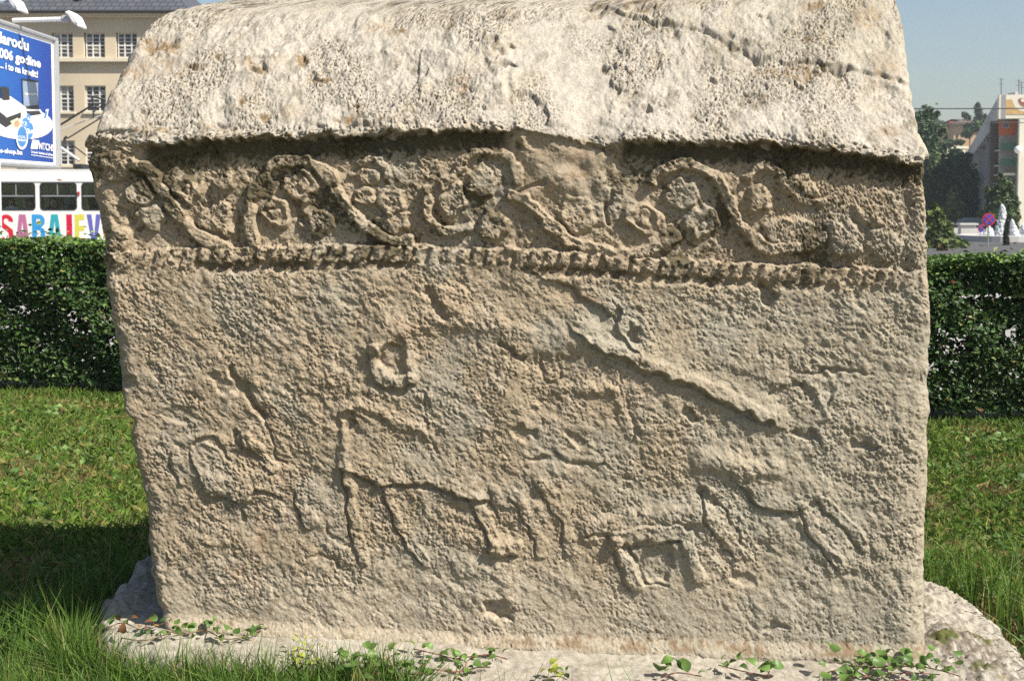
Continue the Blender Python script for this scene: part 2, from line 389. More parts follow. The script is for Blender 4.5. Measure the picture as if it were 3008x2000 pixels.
ridge([(1120, 1000), (1165, 965), (1254, 936), (1326, 936), (1424, 946), (1509, 984), (1600, 1014), (1690, 1000)], 64, 11, soft=40, mode='add')
groove([(1250, 852), (1271, 893), (1314, 930)], 15, 10)
blob(1328, 874, 52, 46, 10); blob(1265, 872, 20, 30, -4)
groove([(1466, 1014), (1500, 1030), (1540, 1054)], 17, 11)
groove([(1585, 1054), (1604, 1118), (1650, 1116)], 8, 6); groove([(1630, 1040), (1650, 1110)], 6, 4)
ridge([(1640, 1140), (1720, 1136), (1810, 1142)], 34, 7, mode='add', soft=24)
blob(1420, 1130, 150, 130, 6, sharp=0.7); blob(1560, 1260, 190, 60, 4, sharp=0.7)
# flake and scar to the right of the rider's head
shelf([(1630, 826), (1690, 852), (1742, 893), (1797, 925), (1816, 972), (1850, 1010)], 13, 130, side=-1)
groove([(1640, 830), (1742, 893), (1800, 928)], 7, 6)
blob(1862, 984, 27, 22, -22, rot=35); blob(1806, 930, 12, 22, -12)
# horse: rump, belly edge, legs
ridge([(990, 1215), (1010, 1192), (1062, 1190), (1130, 1212), (1200, 1248), (1260, 1276)], 32, 8, soft=22, mode='add')
ridge([(1022, 1200), (1016, 1260), (1006, 1330), (1014, 1400), (1030, 1440)], 26, 6, soft=14, mode='add'); groove([(996, 1350), (1004, 1400), (1012, 1440)], 8, 5)
groove([(1240, 1140), (1249, 1180), (1252, 1235)], 8, 5); groove([(1630, 1330), (1676, 1364), (1720, 1370), (1780, 1366)], 9, 6); ridge([(1640, 1318), (1690, 1348), (1780, 1350)], 20, 4, soft=14, mode='add')
groove([(1808, 1065), (1818, 1110), (1828, 1158)], 7, 4); groove([(1500, 1060), (1480, 1120), (1460, 1190)], 7, 3); ridge([(1700, 1150), (1790, 1135), (1815, 1150), (1840, 1250)], 18, 4, soft=12, mode='add'); groove([(1850, 1180), (1862, 1260), (1850, 1310)], 10, 5)
groove([(1180, 1560), (1210, 1600)], 5, 3)
blob(1027, 1230, 18, 26, -12)
shelf([(1046, 1395), (1112, 1420), (1166, 1425), (1228, 1419), (1300, 1434), (1362, 1460), (1424, 1472)], 9, 110, side=-1)
groove([(1046, 1400), (1112, 1425), (1166, 1430), (1228, 1424), (1300, 1439), (1362, 1466), (1424, 1478)], 13, 9)
leg([(1006, 1370), (1010, 1430), (1019, 1478), (1031, 1561), (1056, 1644)], 34, 13)
leg([(1126, 1436), (1147, 1515), (1189, 1590), (1238, 1656)], 36, 14)
leg([(1371, 1465), (1400, 1507), (1429, 1582), (1441, 1619)], 44, 14); ridge([(1450, 1604), (1520, 1612)], 36, 13, mode='add')
groove([(1444, 1622), (1516, 1630)], 12, 7)
leg([(1436, 1440), (1458, 1499), (1470, 1520)], 40, 9)
leg([(1500, 1460), (1533, 1515), (1562, 1575), (1575, 1630)], 40, 11)
leg([(1568, 1416), (1606, 1475), (1650, 1545), (1660, 1620)], 38, 10)
# trough / frame
for pts in ([(1740, 1562), (1838, 1528), (1950, 1512), (2060, 1510)],):
    ridge(pts, 56, 12, soft=26, mode='add')
ridge([(1812, 1580), (2000, 1562), (2030, 1640), (2050, 1690)], 40, 12, mode='add')
ridge([(1805, 1590), (1836, 1660), (1872, 1722)], 36, 12, mode='add')
blob(1922, 1656, 48, 56, -11, rot=-18, sharp=0.2)
groove([(1726, 1577), (1786, 1574), (1812, 1655), (1850, 1730)], 13, 8); groove([(1826, 1604), (1900, 1600), (1998, 1588)], 13, 10)
groove([(1852, 1610), (1872, 1660), (1892, 1712)], 14, 9); groove([(1958, 1600), (1976, 1664)], 16, 9); groove([(1893, 1716), (1958, 1722)], 9, 7)
# deer at the right
shelf([(2150, 1392), (2178, 1425), (2216, 1471), (2276, 1499), (2340, 1508), (2390, 1470)], 8, 90, side=-1)
groove([(2178, 1430), (2216, 1476), (2276, 1504), (2340, 1512)], 13, 7)
ridge([(2060, 1350), (2100, 1344), (2200, 1380), (2270, 1372)], 50, 11, soft=30, mode='add')
leg([(2346, 1495), (2370, 1551), (2403, 1603), (2462, 1670)], 38, 12)
leg([(2400, 1472), (2450, 1525), (2523, 1602)], 42, 13)
leg([(2064, 1455), (2074, 1532), (2120, 1589), (2150, 1625)], 42, 13); leg([(2122, 1480), (2158, 1542), (2180, 1592)], 36, 9)
groove([(2060, 1440), (2100, 1475)], 26, 11)
for (x, y, rx, ry, dd, ro) in [(2253, 866, 20, 36, -26, -20), (2029, 1216, 36, 14, -12, 20), (2536, 1307, 48, 12, -11, 8), (2364, 1278, 46, 12, -13, 12), (2420, 1090, 60, 10, -9, 0), (2300, 1150, 60, 10, -8, -15),
        (1460, 1790, 46, 26, -13, 20), (2276, 1842, 44, 12, -9, -10), (514, 1215, 46, 26, -9, 0), (1690, 1290, 42, 16, -10, 30), (1540, 1275, 40, 20, -11, 20), (1585, 1345, 30, 12, -9, 20), (2180, 1700, 40, 24, -9, 10), (2440, 1130, 14, 40, -6, 10),
        (660, 1130, 60, 22, -9, 25), (380, 1130, 26, 30, -9, 0)]:
    blob(x, y, rx, ry, dd, rot=ro, sharp=0.4)
groove([(2400, 1094), (2460, 1086), (2560, 1096)], 9, 6)
# hound at the left, crack through it
ridge([(540, 1300), (600, 1290), (655, 1296)], 30, 8, mode='add', soft=22)
groove([(575, 1299), (612, 1291), (648, 1313), (668, 1345)], 15, 10)
leg([(556, 1330), (578, 1380), (606, 1432)], 40, 10); leg([(498, 1330), (505, 1370), (520, 1412)], 36, 8)
groove([(690, 1270), (719, 1318), (768, 1352)], 20, 9); ridge([(715, 1285), (760, 1330), (800, 1370)], 36, 9, mode='add')
blob(715, 1425, 120, 46, 10, sharp=0.5)
groove([(630, 1467), (684, 1472), (712, 1482), (712, 1526)], 11, 8); groove([(733, 1454), (782, 1447), (822, 1464)], 11, 8)
leg([(864, 1455), (880, 1510), (895, 1540)], 42, 11)
groove([(676, 1090), (700, 1120), (733, 1165), (770, 1214), (778, 1225)], 18, 18, soft=16); groove([(770, 1210), (791, 1273), (809, 1327), (843, 1372)], 8, 7)
groove([(960, 1560), (1000, 1590), (1030, 1600)], 14, 5); groove([(900, 1640), (950, 1630), (990, 1660)], 12, 5)
groove([(1420, 1775), (1440, 1796), (1500, 1815)], 12, 8)
SCENE = H*sstep(lip+10, lip+30, PY); H[...] = 0.0
# --- roof: holes, long crack, flat scars
roofm = sstep(lip-26, lip-40, PY)
for (x, y, rx, ry, dd, ro) in [(724, 60, 24, 13, -26, -25), (470, 140, 52, 16, -8, -12), (436, 124, 30, 14, -8, 0), (571, 199, 32, 8, -8, -5), (766, 183, 54, 9, -9, -16), (889, 176, 16, 16, -11, 0),
        (762, 216, 26, 12, -13, 0), (715, 304, 13, 10, -13, 0), (779, 343, 16, 11, -10, 0), (927, 233, 16, 9, -10, 0), (960, 236, 20, 6, -8, 0), (1042, 322, 16, 10, -9, 0), (1022, 356, 34, 7, -8, -10),
        (470, 381, 70, 6, -6, -6), (643, 373, 28, 7, -8, 0), (1443, 120, 14, 14, -20, 0), (1489, 196, 26, 9, -22, 10), (1500, 135, 18, 8, -12, -20), (1771, 206, 10, 14, -20, 0), (1896, 316, 10, 14, -17, 0),
        (2455, 203, 44, 9, -30, 8), (1960, 84, 60, 16, -12, 15), (2150, 130, 80, 22, -12, 20), (1745, 24, 34, 12, -20, 10), (1890, 30, 60, 14, -12, 10), (2090, 235, 14, 6, -14, 30), (2345, 250, 16, 8, -14, 30), (2380, 230, 30, 16, -10, 0),
        (1430, 190, 14, 40, -9, -25), (422, 338, 16, 9, -13, 0), (505, 244, 60, 6, -6, -8), (1815, 260, 8, 8, -12, 0), (2590, 262, 50, 22, -10, 10), (2600, 105, 20, 30, -8, 0)]:
    blob(x, y, rx, ry, dd, rot=ro, sharp=0.55)
groove([(1726, 0), (1857, 49), (2021, 82), (2153, 125), (2251, 178), (2415, 190), (2490, 200), (2680, 232)], 6, 9, soft=7)
shelf([(1857, 49), (2021, 82), (2153, 125), (2251, 178), (2415, 188), (2680, 230)], 7, 90, side=-1)
shelf([(1232, 240), (1236, 190), (1240, 152), (1300, 150), (1338, 170)], 9, 80, side=1)
shelf([(1060, 350), (1120, 340), (1180, 300), (1240, 230)], 9, 70, side=1)
shelf([(330, 265), (420, 250), (520, 243)], 7, 60, side=1); shelf([(430, 392), (560, 385), (690, 372)], 6, 40, side=1)
shelf([(1600, 430), (1610, 340), (1560, 290), (1480, 300)], 14, 110, side=1)
blob(2304, 60, 50, 36, 7, rot=30); blob(1290, 200, 44, 50, 5, sharp=0.25)
groove([(2420, 60), (2340, 120)], 6, 5)
ROOF = H*roofm; H[...] = 0.0
# --- weathering
face = 1-roofm
pits = -sstep(1.25, 2.1, n_pit)
chips = np.abs(n_chip); chips = -sstep(0.35, 0.0, chips)               # thin winding creases
zone_f = is_frieze
lam_zone = is_frieze*sstep(2200, 2330, PX)
bottom_smooth = sstep(1650, 1830, PY)
calm = 1-0.45*bottom_smooth
n_dot = fnoise(SH, 2.4, 7, 36, p=0.5, ang=R(30), stretch=1.3)
dot_zone = (0.25+0.75*sstep(1500, 700, PX+n_big*200))*(0.5+0.7*sstep(-0.6, 1.0, fnoise(SH, 40, 200, 38)))*sstep(1800, 1500, PY)
rough_zone = 0.18+1.15*sstep(-0.8, 1.0, fnoise(SH, 14, 200, 35, p=1.3))
W = face*(n_big*2.6 + fr*1.2*calm + fr2*0.75*rough_zone*calm*(1+0.2*zone_f) + fa_s*3.0*rough_zone*calm + fa_m*3.4*calm*sstep(-0.5, 1.2, n_big+0.3*n_mid)*(1+0.4*zone_f) + fa_l*4.0*calm*sstep(0.0, 1.4, n_mid*0.6-n_big*0.6) + n_sm*0.5*zone_f - 4.2*sstep(0.9, 1.6, n_dot)*dot_zone*np.minimum(1, rough_zone+0.2) + 4.5*pits*(0.5+0.6*zone_f)*rough_zone + 1.6*chips*rough_zone*calm*(1+0.2*zone_f)) + lam_zone*n_lam*1.6
flake = np.round(n_mid*1.2+n_sm*0.7)/1.2                              # terraces where thin layers came off
W += face*1.5*flake*sstep(-0.2, 1.2, n_big)
frm = fnoise(SH, 5, 90, 39, p=1.35, ang=R(30), stretch=1.3); q_ = frm*1.7; fl_ = np.floor(q_); W += face*calm*1.7*(fl_+sstep(0.35, 0.65, q_-fl_)-q_*0.55)
n_rp = fnoise(SH, 2.6, 8, 37, p=0.4, stretch=0.8)
pit_zone = sstep(-0.4, 1.2, fnoise(SH, 60, 240, 31))
W += roofm*(n_big*5 + n_mid*1.8 + n_sm*0.7 + fr*1.5 + fr2*0.8*(0.4+pit_zone) + fa_s*2.4*pit_zone + fa_m*4.0*(1-pit_zone*0.5) + fa_l*6 - 6*sstep(1.3, 2.1, n_pit)*pit_zone - 3.5*sstep(1.0, 1.8, n_rp)*pit_zone - 2.0*sstep(0.22, 0.0, np.abs(n_crk))*pit_zone + 1.7*np.round(fnoise(SH, 24, 80, 33)*1.1))
W += is_ledge*(1-roofm)*(n_mid*3+n_sm*1.5+fr2*1.5+fa_m*9+fa_s*4 - 9*sstep(1.2, 2.1, n_pit))
W *= (1-0.6*chip_zone*sstep(640, 560, PY))
W += chip_zone*sstep(620, 540, PY)*sstep(330, 420, PY)*(n_mid*6+n_big*4)
HT = (FZ+REL+SCENE+ROOF+W)/1000.0
# rounding towards both flanks and where the foot meets the plinth
wl = (PX-Lx-jag_l)*0.00091; wr = (Rx+jag_r-PX)*0.00091              # metres from the flanks
rl = 0.030+0.014*np.abs(n_big); rr = 0.034+0.03*sstep(900, 1500, PY)+0.012*np.abs(n_big)
for dd, rad in ((wl, rl), (wr, rr)):
    t = np.clip(1-dd/rad, 0, 1); HT -= rad*(1-np.sqrt(np.maximum(0, 1-t*t)))*0.9
HT += 0.02*sstep(BASE(PX)-34, BASE(PX)+14, PY)

# --- the solid: an upright face, a projecting ledge and a roof falling away at 45 degrees
YF = 3.30; LEAN = math.tan(R(1.2)); ROOF_T = math.tan(R(46))
ax, bz = ray(PX, PY)
NOSE = 0.020*np.clip((LIPS(PX)+2-PY)/34.0, 0, 1)**2
D_front = (YF - LEDGE*is_ledge + NOSE)/(1 + LEAN*bz)                        # y = YF - LEAN*(z-CAMZ), the ledge stands proud
PTOP = LIPS(PX)-32                                                        # row where the ledge turns into the roof
_, b_t = ray(PX, PTOP); D_t = (YF-LEDGE+0.020)/(1+LEAN*b_t); z_t = CAMZ+b_t*D_t; y_t = D_t
# point on the roof plane z = z_t + (y-y_t)*ROOF_T
D_roof = (CAMZ - z_t + y_t*ROOF_T)/(ROOF_T - bz)
on_roof = PY < PTOP
D = np.where(on_roof, D_roof, D_front)
Pn = np.stack([ax*D, D, CAMZ+bz*D], axis=-1)
t = sstep(PTOP+16, PTOP-16, PY)
ang = t*R(48)
Nn = np.stack([np.zeros(SH), -np.cos(ang), np.sin(ang)], axis=-1)
# push out in x a little too so the deep undercut of the ledge stays ragged
Pn = Pn + Nn*HT[..., None]
FRONT = Pn

# --- pigment of the stone (its own stains and lichens, plus shade painted below ledge and rope)
def lerp(a, b, t): return a+(np.asarray(b)-a)*np.clip(t, 0, 1)[..., None]
c_n1 = fnoise(SH, 30, 160, 41); c_n2 = fnoise(SH, 6, 30, 42, p=0.7); c_n3 = fnoise(SH, 60, 300, 43); c_n4 = fnoise(SH, 2.5, 9, 44, p=0.3); c_n5 = fnoise(SH, 12, 60, 45, p=0.9)
C = np.zeros(SH+(3,)); C[...] = (0.475, 0.395, 0.285)
C = lerp(C, (0.44, 0.40, 0.32), 0.8*sstep(-0.2, 1.4, c_n3))
C = lerp(C, (0.56, 0.48, 0.37), 0.7*sstep(0.2, 1.6, c_n1))
C = lerp(C, (0.60, 0.54, 0.43), 0.7*sstep(1560, 1800, PY+c_n1*40))
C = lerp(C, (0.46, 0.44, 0.36), 0.55*sstep(1500, 2300, PX+c_n3*200)*sstep(800, 900, PY))
roofc = sstep(lip+6, lip-22, PY+n_sm*6)
C = lerp(C, (0.56, 0.525, 0.455), roofc)
C = lerp(C, (0.54, 0.495, 0.41), roofc*0.7*sstep(0.0, 1.5, c_n1))
C = lerp(C, (0.46, 0.43, 0.35), roofc*0.75*sstep(1850, 2350, PX+c_n3*120)*sstep(260, 120, PY+c_n1*30))
C = lerp(C, (0.50, 0.47, 0.41), roofc*0.5*sstep(0.6, 1.6, c_n5))
gz = fnoise(SH, 8, 90, 46, p=1.2)
C = lerp(C, (0.48, 0.45, 0.39), roofc*0.6*sstep(0.2, 1.4, gz))
C = lerp(C, (0.20, 0.165, 0.10), roofc*0.5*sstep(1.4, 1.9, gz+0.5*c_n4))
# grime and black-green crust settled over the carved band, then two strips with painted shade
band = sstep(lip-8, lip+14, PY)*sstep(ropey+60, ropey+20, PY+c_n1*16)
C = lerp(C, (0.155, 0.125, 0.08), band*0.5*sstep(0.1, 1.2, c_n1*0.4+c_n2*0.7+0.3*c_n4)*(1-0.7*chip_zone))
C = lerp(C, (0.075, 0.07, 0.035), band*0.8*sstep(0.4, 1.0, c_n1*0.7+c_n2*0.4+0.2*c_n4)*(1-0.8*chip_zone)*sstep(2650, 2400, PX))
C = lerp(C, (0.06, 0.055, 0.03), 0.85*sstep(lip-4, lip+12, PY+n_sm*5)*sstep(lip+74, lip+46, PY+c_n2*10)*sstep(410, 440, PX)*(1-sstep(1470, 1510, PX)*sstep(1850, 1810, PX)))   # black crust strip below the ledge, with the ledge's shadow painted in
C = lerp(C, (0.15, 0.125, 0.08), 0.85*sstep(ropey+16, ropey+23, PY+c_n2*4)*sstep(ropey+50, ropey+32, PY+c_n2*8)*sstep(560, 620, PX)*sstep(2500, 2400, PX)*sstep(-0.8, 0.6, c_n1))  # dark line painted below the rope in place of its shadow
C = lerp(C, (0.22, 0.175, 0.115), 0.55*sstep(0.9, 1.9, c_n2*0.8+c_n1*0.5)*(1-roofc))
C = lerp(C, (0.17, 0.135, 0.08), 0.6*sstep(0.85, 1.5, c_n4*0.8+c_n2*0.5)*(1-roofc)*(0.35+0.65*sstep(1700, 700, PX+c_n3*250)))
# ochre and brown lichen on the roof
och = np.zeros(SH)
for (x, y, rx, ry, a) in [(470, 140, 60, 34, 1), (436, 124, 40, 20, 1), (400, 200, 60, 40, .6), (571, 199, 42, 10, 1), (766, 183, 66, 14, 1), (889, 178, 22, 18, 1), (762, 214, 32, 14, .9), (715, 304, 18, 12, 1),
        (779, 343, 20, 12, .9), (927, 233, 22, 10, 1), (960, 238, 24, 8, 1), (1042, 320, 24, 12, .8), (1022, 354, 44, 9, 1), (450, 384, 90, 8, .9), (643, 373, 42, 9, .9), (640, 170, 30, 10, .5), (1120, 80, 60, 20, .5), (1180, 86, 20, 8, .8),
        (1740, 50, 20, 10, .7), (2340, 215, 70, 30, .8), (2270, 212, 60, 20, .6), (2390, 120, 40, 14, .9), (2540, 50, 60, 40, .7), (2390, 20, 40, 16, .8), (2600, 200, 60, 60, .5), (2620, 380, 60, 24, .6), (1850, 20, 120, 26, .6), (345, 300, 30, 40, .4), (1470, 150, 40, 24, .4), (500, 200, 60, 40, .4), (860, 330, 60, 26, .35)]:
    q = np.hypot((PX-x)/rx, (PY-y)/ry); och = np.maximum(och, a*sstep(1.5, 0.5, q+c_n2*0.22))
C = lerp(C, (0.27, 0.155, 0.05), roofc*och*0.85*sstep(-0.9, 0.6, c_n2+0.4*c_n4))
C = lerp(C, (0.16, 0.12, 0.055), roofc*sstep(0.55, 1.0, och)*0.7*sstep(0.1, 1.0, c_n4*0.6+c_n2*0.5))
dk = np.zeros(SH)
for (x, y, rx, ry, a) in [(1960, 80, 130, 34, .9), (2150, 130, 130, 40, .9), (1800, 20, 160, 30, .9), (2440, 205, 80, 22, .9), (2250, 160, 60, 30, .8), (1450, 130, 40, 26, .8), (1490, 196, 40, 16, .8), (1440, 215, 26, 40, .7), (1890, 316, 22, 24, .6), (1771, 210, 16, 20, .6), (1220, 200, 26, 50, .8), (2340, 110, 50, 24, .5)]:
    q = np.hypot((PX-x)/rx, (PY-y)/ry); dk = np.maximum(dk, a*sstep(1.4, 0.5, q+c_n2*0.25))
C = lerp(C, (0.155, 0.125, 0.08), roofc*dk*0.85*sstep(-0.3, 0.9, c_n2+0.3*c_n4))
spk = sstep(0.85, 1.5, c_n4*0.75+c_n2*0.65)*sstep(-0.9, 0.9, pit_zone*2-1+c_n1*0.4)
C = lerp(C, (0.16, 0.125, 0.07), roofc*spk*0.8)
C = lerp(C, (0.42, 0.40, 0.36), roofc*0.5*sstep(0.8, 1.7, c_n5*0.6+c_n4*0.5))
rsp = sstep(0.85, 1.3, n_rp)*pit_zone+0.9*sstep(1.15, 1.5, c_n4)*(0.25+pit_zone)
C = lerp(C, (0.11, 0.085, 0.045), roofc*np.clip(rsp, 0, 1)*0.85)
# iron-pink veins
pk = np.zeros(SH)
for (x, y, rx, ry, a) in [(770, 1560, 34, 90, .8), (690, 1680, 70, 34, .7), (735, 1720, 40, 30, .5), (1600, 550, 40, 24, .8), (1700, 500, 40, 40, .5), (1740, 880, 60, 24, .8), (1330, 880, 80, 40, .45), (1540, 1010, 70, 24, .5), (1200, 965, 80, 26, .4), (1360, 250, 26, 40, .5),
        (745, 1320, 24, 60, .4), (830, 1370, 20, 60, .5), (1690, 460, 50, 30, .5), (2150, 890, 60, 40, .3), (2000, 1510, 80, 26, .3), (1450, 1800, 50, 14, .5), (1650, 800, 80, 30, .3)]:
    q = np.hypot((PX-x)/rx, (PY-y)/ry); pk = np.maximum(pk, a*sstep(1.5, 0.3, q+c_n2*0.3))
C = lerp(C, (0.56, 0.34, 0.22), pk*0.75*sstep(-0.5, 1.0, c_n2+0.5*c_n4))
bs = sstep(BASE(PX)-40, BASE(PX)-8, PY+c_n2*10)*sstep(BASE(PX)+12, BASE(PX)-2, PY)*(0.4+0.6*sstep(1450, 1700, PX))
C = lerp(C, (0.27, 0.18, 0.10), bs*0.7*sstep(-0.6, 0.8, c_n1+c_n2*0.5))
C *= (1+0.07*c_n4+0.05*c_n2)[..., None]
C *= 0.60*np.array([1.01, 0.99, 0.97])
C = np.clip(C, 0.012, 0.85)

def grid_faces(nr, nc, base=0, flip=False):
    i = np.arange(nr-1)[:, None]; j = np.arange(nc-1)[None, :]
    a = i*nc+j; q = np.stack([a, a+nc, a+nc+1, a+1], axis=-1).reshape(-1, 4)+base
    return q[:, ::-1] if flip else q
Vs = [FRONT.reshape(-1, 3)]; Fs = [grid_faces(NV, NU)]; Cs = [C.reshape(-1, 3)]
nb = NV*NU
cols = np.unique(np.concatenate([np.arange(0, NU, 14), [NU-1]]))
yr = FRONT[0, cols, 1]
back = FRONT[:, cols, :].copy()
for _ in range(3):
    back[1:-1] = (back[:-2]+back[1:-1]*2+back[2:])/4
back[0] = FRONT[0, cols]; back[..., 1] = 2*yr[None, :]-back[..., 1]
rb = fnoise(back.shape[:2], 4, 30, 51)*0.004; rb[:3] = 0; back[..., 1] += rb
back[:, 0, 0] = FRONT[:, 0, 0]; back[:, -1, 0] = FRONT[:, -1, 0]
Vs.append(back.reshape(-1, 3)); Fs.append(grid_faces(NV, len(cols), nb, flip=True)); Cs.append(C[:, cols].reshape(-1, 3)); nback = nb; nb += back.shape[0]*back.shape[1]
for col_f, col_b, flip, sg in ((0, 0, True, -1), (NU-1, len(cols)-1, False, 1)):
    K = 22; tt = np.linspace(0, 1, K)[None, :, None]
    a = FRONT[:, col_f][:, None, :]; b = back[:, col_b][:, None, :]
    S = a+(b-a)*tt
    bul = np.sin(np.pi*tt[..., 0])**0.5
    S[..., 0] += sg*(-0.012+fnoise(S.shape[:2], 5, 40, 60+sg)*0.005)*bul
    Vs.append(S.reshape(-1, 3)); Fs.append(grid_faces(NV, K, nb, flip=flip)); nb += NV*K
    Cs.append(np.repeat(C[:, col_f][:, None, :], K, axis=1).reshape(-1, 3)*1.0)

m_stone, nt, b = nodes('weathered_limestone'); setin(b, Roughness=0.92); b.inputs['Specular IOR Level'].default_value = 0.15
va = nt.nodes.new('ShaderNodeVertexColor'); va.layer_name = 'Col'
tc = nt.nodes.new('ShaderNodeTexCoord')
nz = nt.nodes.new('ShaderNodeTexNoise'); nz.inputs['Scale'].default_value = 190; nz.inputs['Detail'].default_value = 6; nt.links.new(tc.outputs['Object'], nz.inputs['Vector'])
mr = nt.nodes.new('ShaderNodeMapRange'); mr.inputs['From Min'].default_value = 0.3; mr.inputs['From Max'].default_value = 0.7; mr.inputs['To Min'].default_value = 0.78; mr.inputs['To Max'].default_value = 1.18
nt.links.new(nz.outputs['Fac'], mr.inputs['Value'])
mm = nt.nodes.new('ShaderNodeMix'); mm.data_type = 'RGBA'; mm.blend_type = 'MULTIPLY'; mm.inputs['Factor'].default_value = 1.0
nt.links.new(va.outputs['Color'], mm.inputs[6]); nt.links.new(mr.outputs['Result'], mm.inputs[7]); nt.links.new(mm.outputs[2], b.inputs['Base Color'])
nz2 = nt.nodes.new('ShaderNodeTexNoise'); nz2.inputs['Scale'].default_value = 120; nz2.inputs['Detail'].default_value = 8; nz2.inputs['Roughness'].default_value = 0.65; nt.links.new(tc.outputs['Object'], nz2.inputs['Vector'])
bp = nt.nodes.new('ShaderNodeBump'); bp.inputs['Strength'].default_value = 0.55; bp.inputs['Distance'].default_value = 0.004
nt.links.new(nz2.outputs['Fac'], bp.inputs['Height']); nt.links.new(bp.outputs['Normal'], b.inputs['Normal'])
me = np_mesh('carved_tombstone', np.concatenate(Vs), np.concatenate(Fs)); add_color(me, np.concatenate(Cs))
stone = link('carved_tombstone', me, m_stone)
tag(stone, 'huge weathered limestone tombstone carved with a vine frieze, rope band and hunting scene', 'tombstone')

# ================================================================== PLINTH SLAB
PLZ = lambda x: 0.0695-0.0512*x
gx = np.arange(-1.36, 1.66, 0.0058); gy = np.arange(2.74, 4.62, 0.0062)
GX, GY = np.meshgrid(gx, gy); shp = GX.shape
outl = np.array([(-1.175, 3.40), (-1.14, 3.24), (-1.0, 3.14), (-0.7, 3.10), (-0.4, 3.08), (-0.25, 3.02), (-0.1, 2.93), (0.2, 2.88), (0.8, 2.86), (1.2, 2.88), (1.38, 2.95), (1.44, 3.2), (1.47, 3.45), (1.485, 3.68), (1.46, 3.86), (1.40, 3.98), (1.30, 4.06), (1.12, 4.12), (1.0, 4.5), (-1.0, 4.52), (-1.19, 4.3), (-1.2, 3.8)])
def poly_sd(X, Y, P):
    d = np.full(X.shape, 1e9); ins = np.zeros(X.shape, bool)
    n = len(P)
    for i in range(n):
        a, c2 = P[i], P[(i+1) % n]; v = c2-a
        t_ = np.clip(((X-a[0])*v[0]+(Y-a[1])*v[1])/(v@v), 0, 1); d = np.minimum(d, np.hypot(X-a[0]-t_*v[0], Y-a[1]-t_*v[1]))
        cond = ((a[1] > Y) != (c2[1] > Y)) & (X < (c2[0]-a[0])*(Y-a[1])/(c2[1]-a[1]+1e-12)+a[0]); ins ^= cond
    return np.where(ins, d, -d)
p1 = fnoise(shp, 40, 160, 71); p2 = fnoise(shp, 10, 40, 72); p3 = fnoise(shp, 3, 10, 73, p=0.4); p4 = fnoise(shp, 5, 22, 74, p=0.5, ang=R(12), stretch=0.4)
sd = poly_sd(GX+p1*0.008, GY+p2*0.004, outl)+p2*0.006
p5 = fnoise(shp, 2.5, 60, 75, p=1.2); p6 = fnoise(shp, 2.5, 30, 76, p=0.9, ang=R(10), stretch=0.45)
Zp = PLZ(GX)+0.003*p1+0.0018*p5+0.0006*p3
rockr = sstep(1.14, 1.24, GX)                                  # rougher, swelling natural rock at the right end
Zp += rockr*(0.05*sstep(3.3, 3.9, GY)+0.008*p1+0.005*p6+0.003*p5 - 0.014*sstep(0.8, 1.9, p6))
Zp -= rockr*0.03*np.exp(-((GY-3.62-0.25*(GX-1.3)+0.012*p2)/0.008)**2)*sstep(1.36, 1.28, GX)    # cleft
leftr = sstep(-1.03, -1.10, GX)
Zp += leftr*(0.012*sstep(3.45, 3.6, GY)+0.003*p5)
edge = np.clip(sd/0.05, 0, 1); rnd = np.sqrt(np.maximum(0, 1-(1-edge)**2))
Zp = np.where(sd > 0, -0.06+(Zp+0.06)*rnd, -0.06)
# bedding against the foot of the stone
Zp += 0.004*np.exp(-((GY-(YF+0.012))/0.015)**2)*sstep(-1.02, -0.98, GX)*sstep(1.13, 1.1, GX)
PC = np.zeros(shp+(3,)); PC[...] = (0.47, 0.43, 0.36)
PC = lerp(PC, (0.55, 0.51, 0.44), 0.7*sstep(0, 1.4, p1)); PC = lerp(PC, (0.36, 0.33, 0.28), 0.6*sstep(0.6, 1.6, p2*0.6+p4*0.6))
PC = lerp(PC, (0.20, 0.17, 0.13), rockr*0.85*sstep(0.35, 1.1, p6*0.7+p1*0.4)); PC = lerp(PC, (0.22, 0.17, 0.06), rockr*0.7*sstep(1.0, 1.7, p2*0.6+p3*0.4+p1*0.3))
PC = lerp(PC, (0.10, 0.13, 0.03), rockr*0.8*sstep(1.5, 1.9, p2*0.8+p1*0.4))
PC = lerp(PC, (0.27, 0.23, 0.17), 0.5*sstep(0.7, 1.6, p5+0.4*p3)*(1-rockr)); PC = lerp(PC, (0.42, 0.28, 0.17), 0.35*sstep(1.0, 1.9, p1*0.7+p3*0.3)*(1-rockr))
keep = sd > -0.03
Vp = np.stack([GX, GY, Zp], axis=-1).reshape(-1, 3)
Fp = grid_faces(*shp)[:, ::-1]
Fp = Fp[keep.reshape(-1)[Fp].any(axis=1)]
used = np.unique(Fp); remap = -np.ones(len(Vp), int); remap[used] = np.arange(len(used))
me = np_mesh('plinth_slab', Vp[used], remap[Fp]); add_color(me, np.clip(PC.reshape(-1, 3)[used]*0.66*(1+0.06*p3.reshape(-1)[used, None]), .02, .85))
plinth = link('plinth_slab', me, m_stone)
tag(plinth, 'rough pale stone slab lying in the grass under the big carved tombstone', 'stone slab')
def plinth_z(x, y):
    i = int(np.clip((y-gy[0])/0.0062, 0, shp[0]-1)); j = int(np.clip((x-gx[0])/0.0058, 0, shp[1]-1)); return float(Zp[i, j])

# ================================================================== GROUND
m_soil = mat('lawn_soil', (0.10, 0.115, 0.035), 0.95, var=0.35, scale=3.0, bump=0.4, bscale=60, tint=(0.09, 0.075, 0.03))
m_paving = mat('pale_paving', (0.28, 0.27, 0.25), 0.9, var=0.15, scale=0.8, bump=0.1, bscale=20)
m_asphalt = mat('asphalt', (0.06, 0.06, 0.062), 0.9, var=0.2, scale=2.0, bump=0.2, bscale=40)
HEDGE = lambda x: 7.73-0.188*x                     # centre line of the hedge front
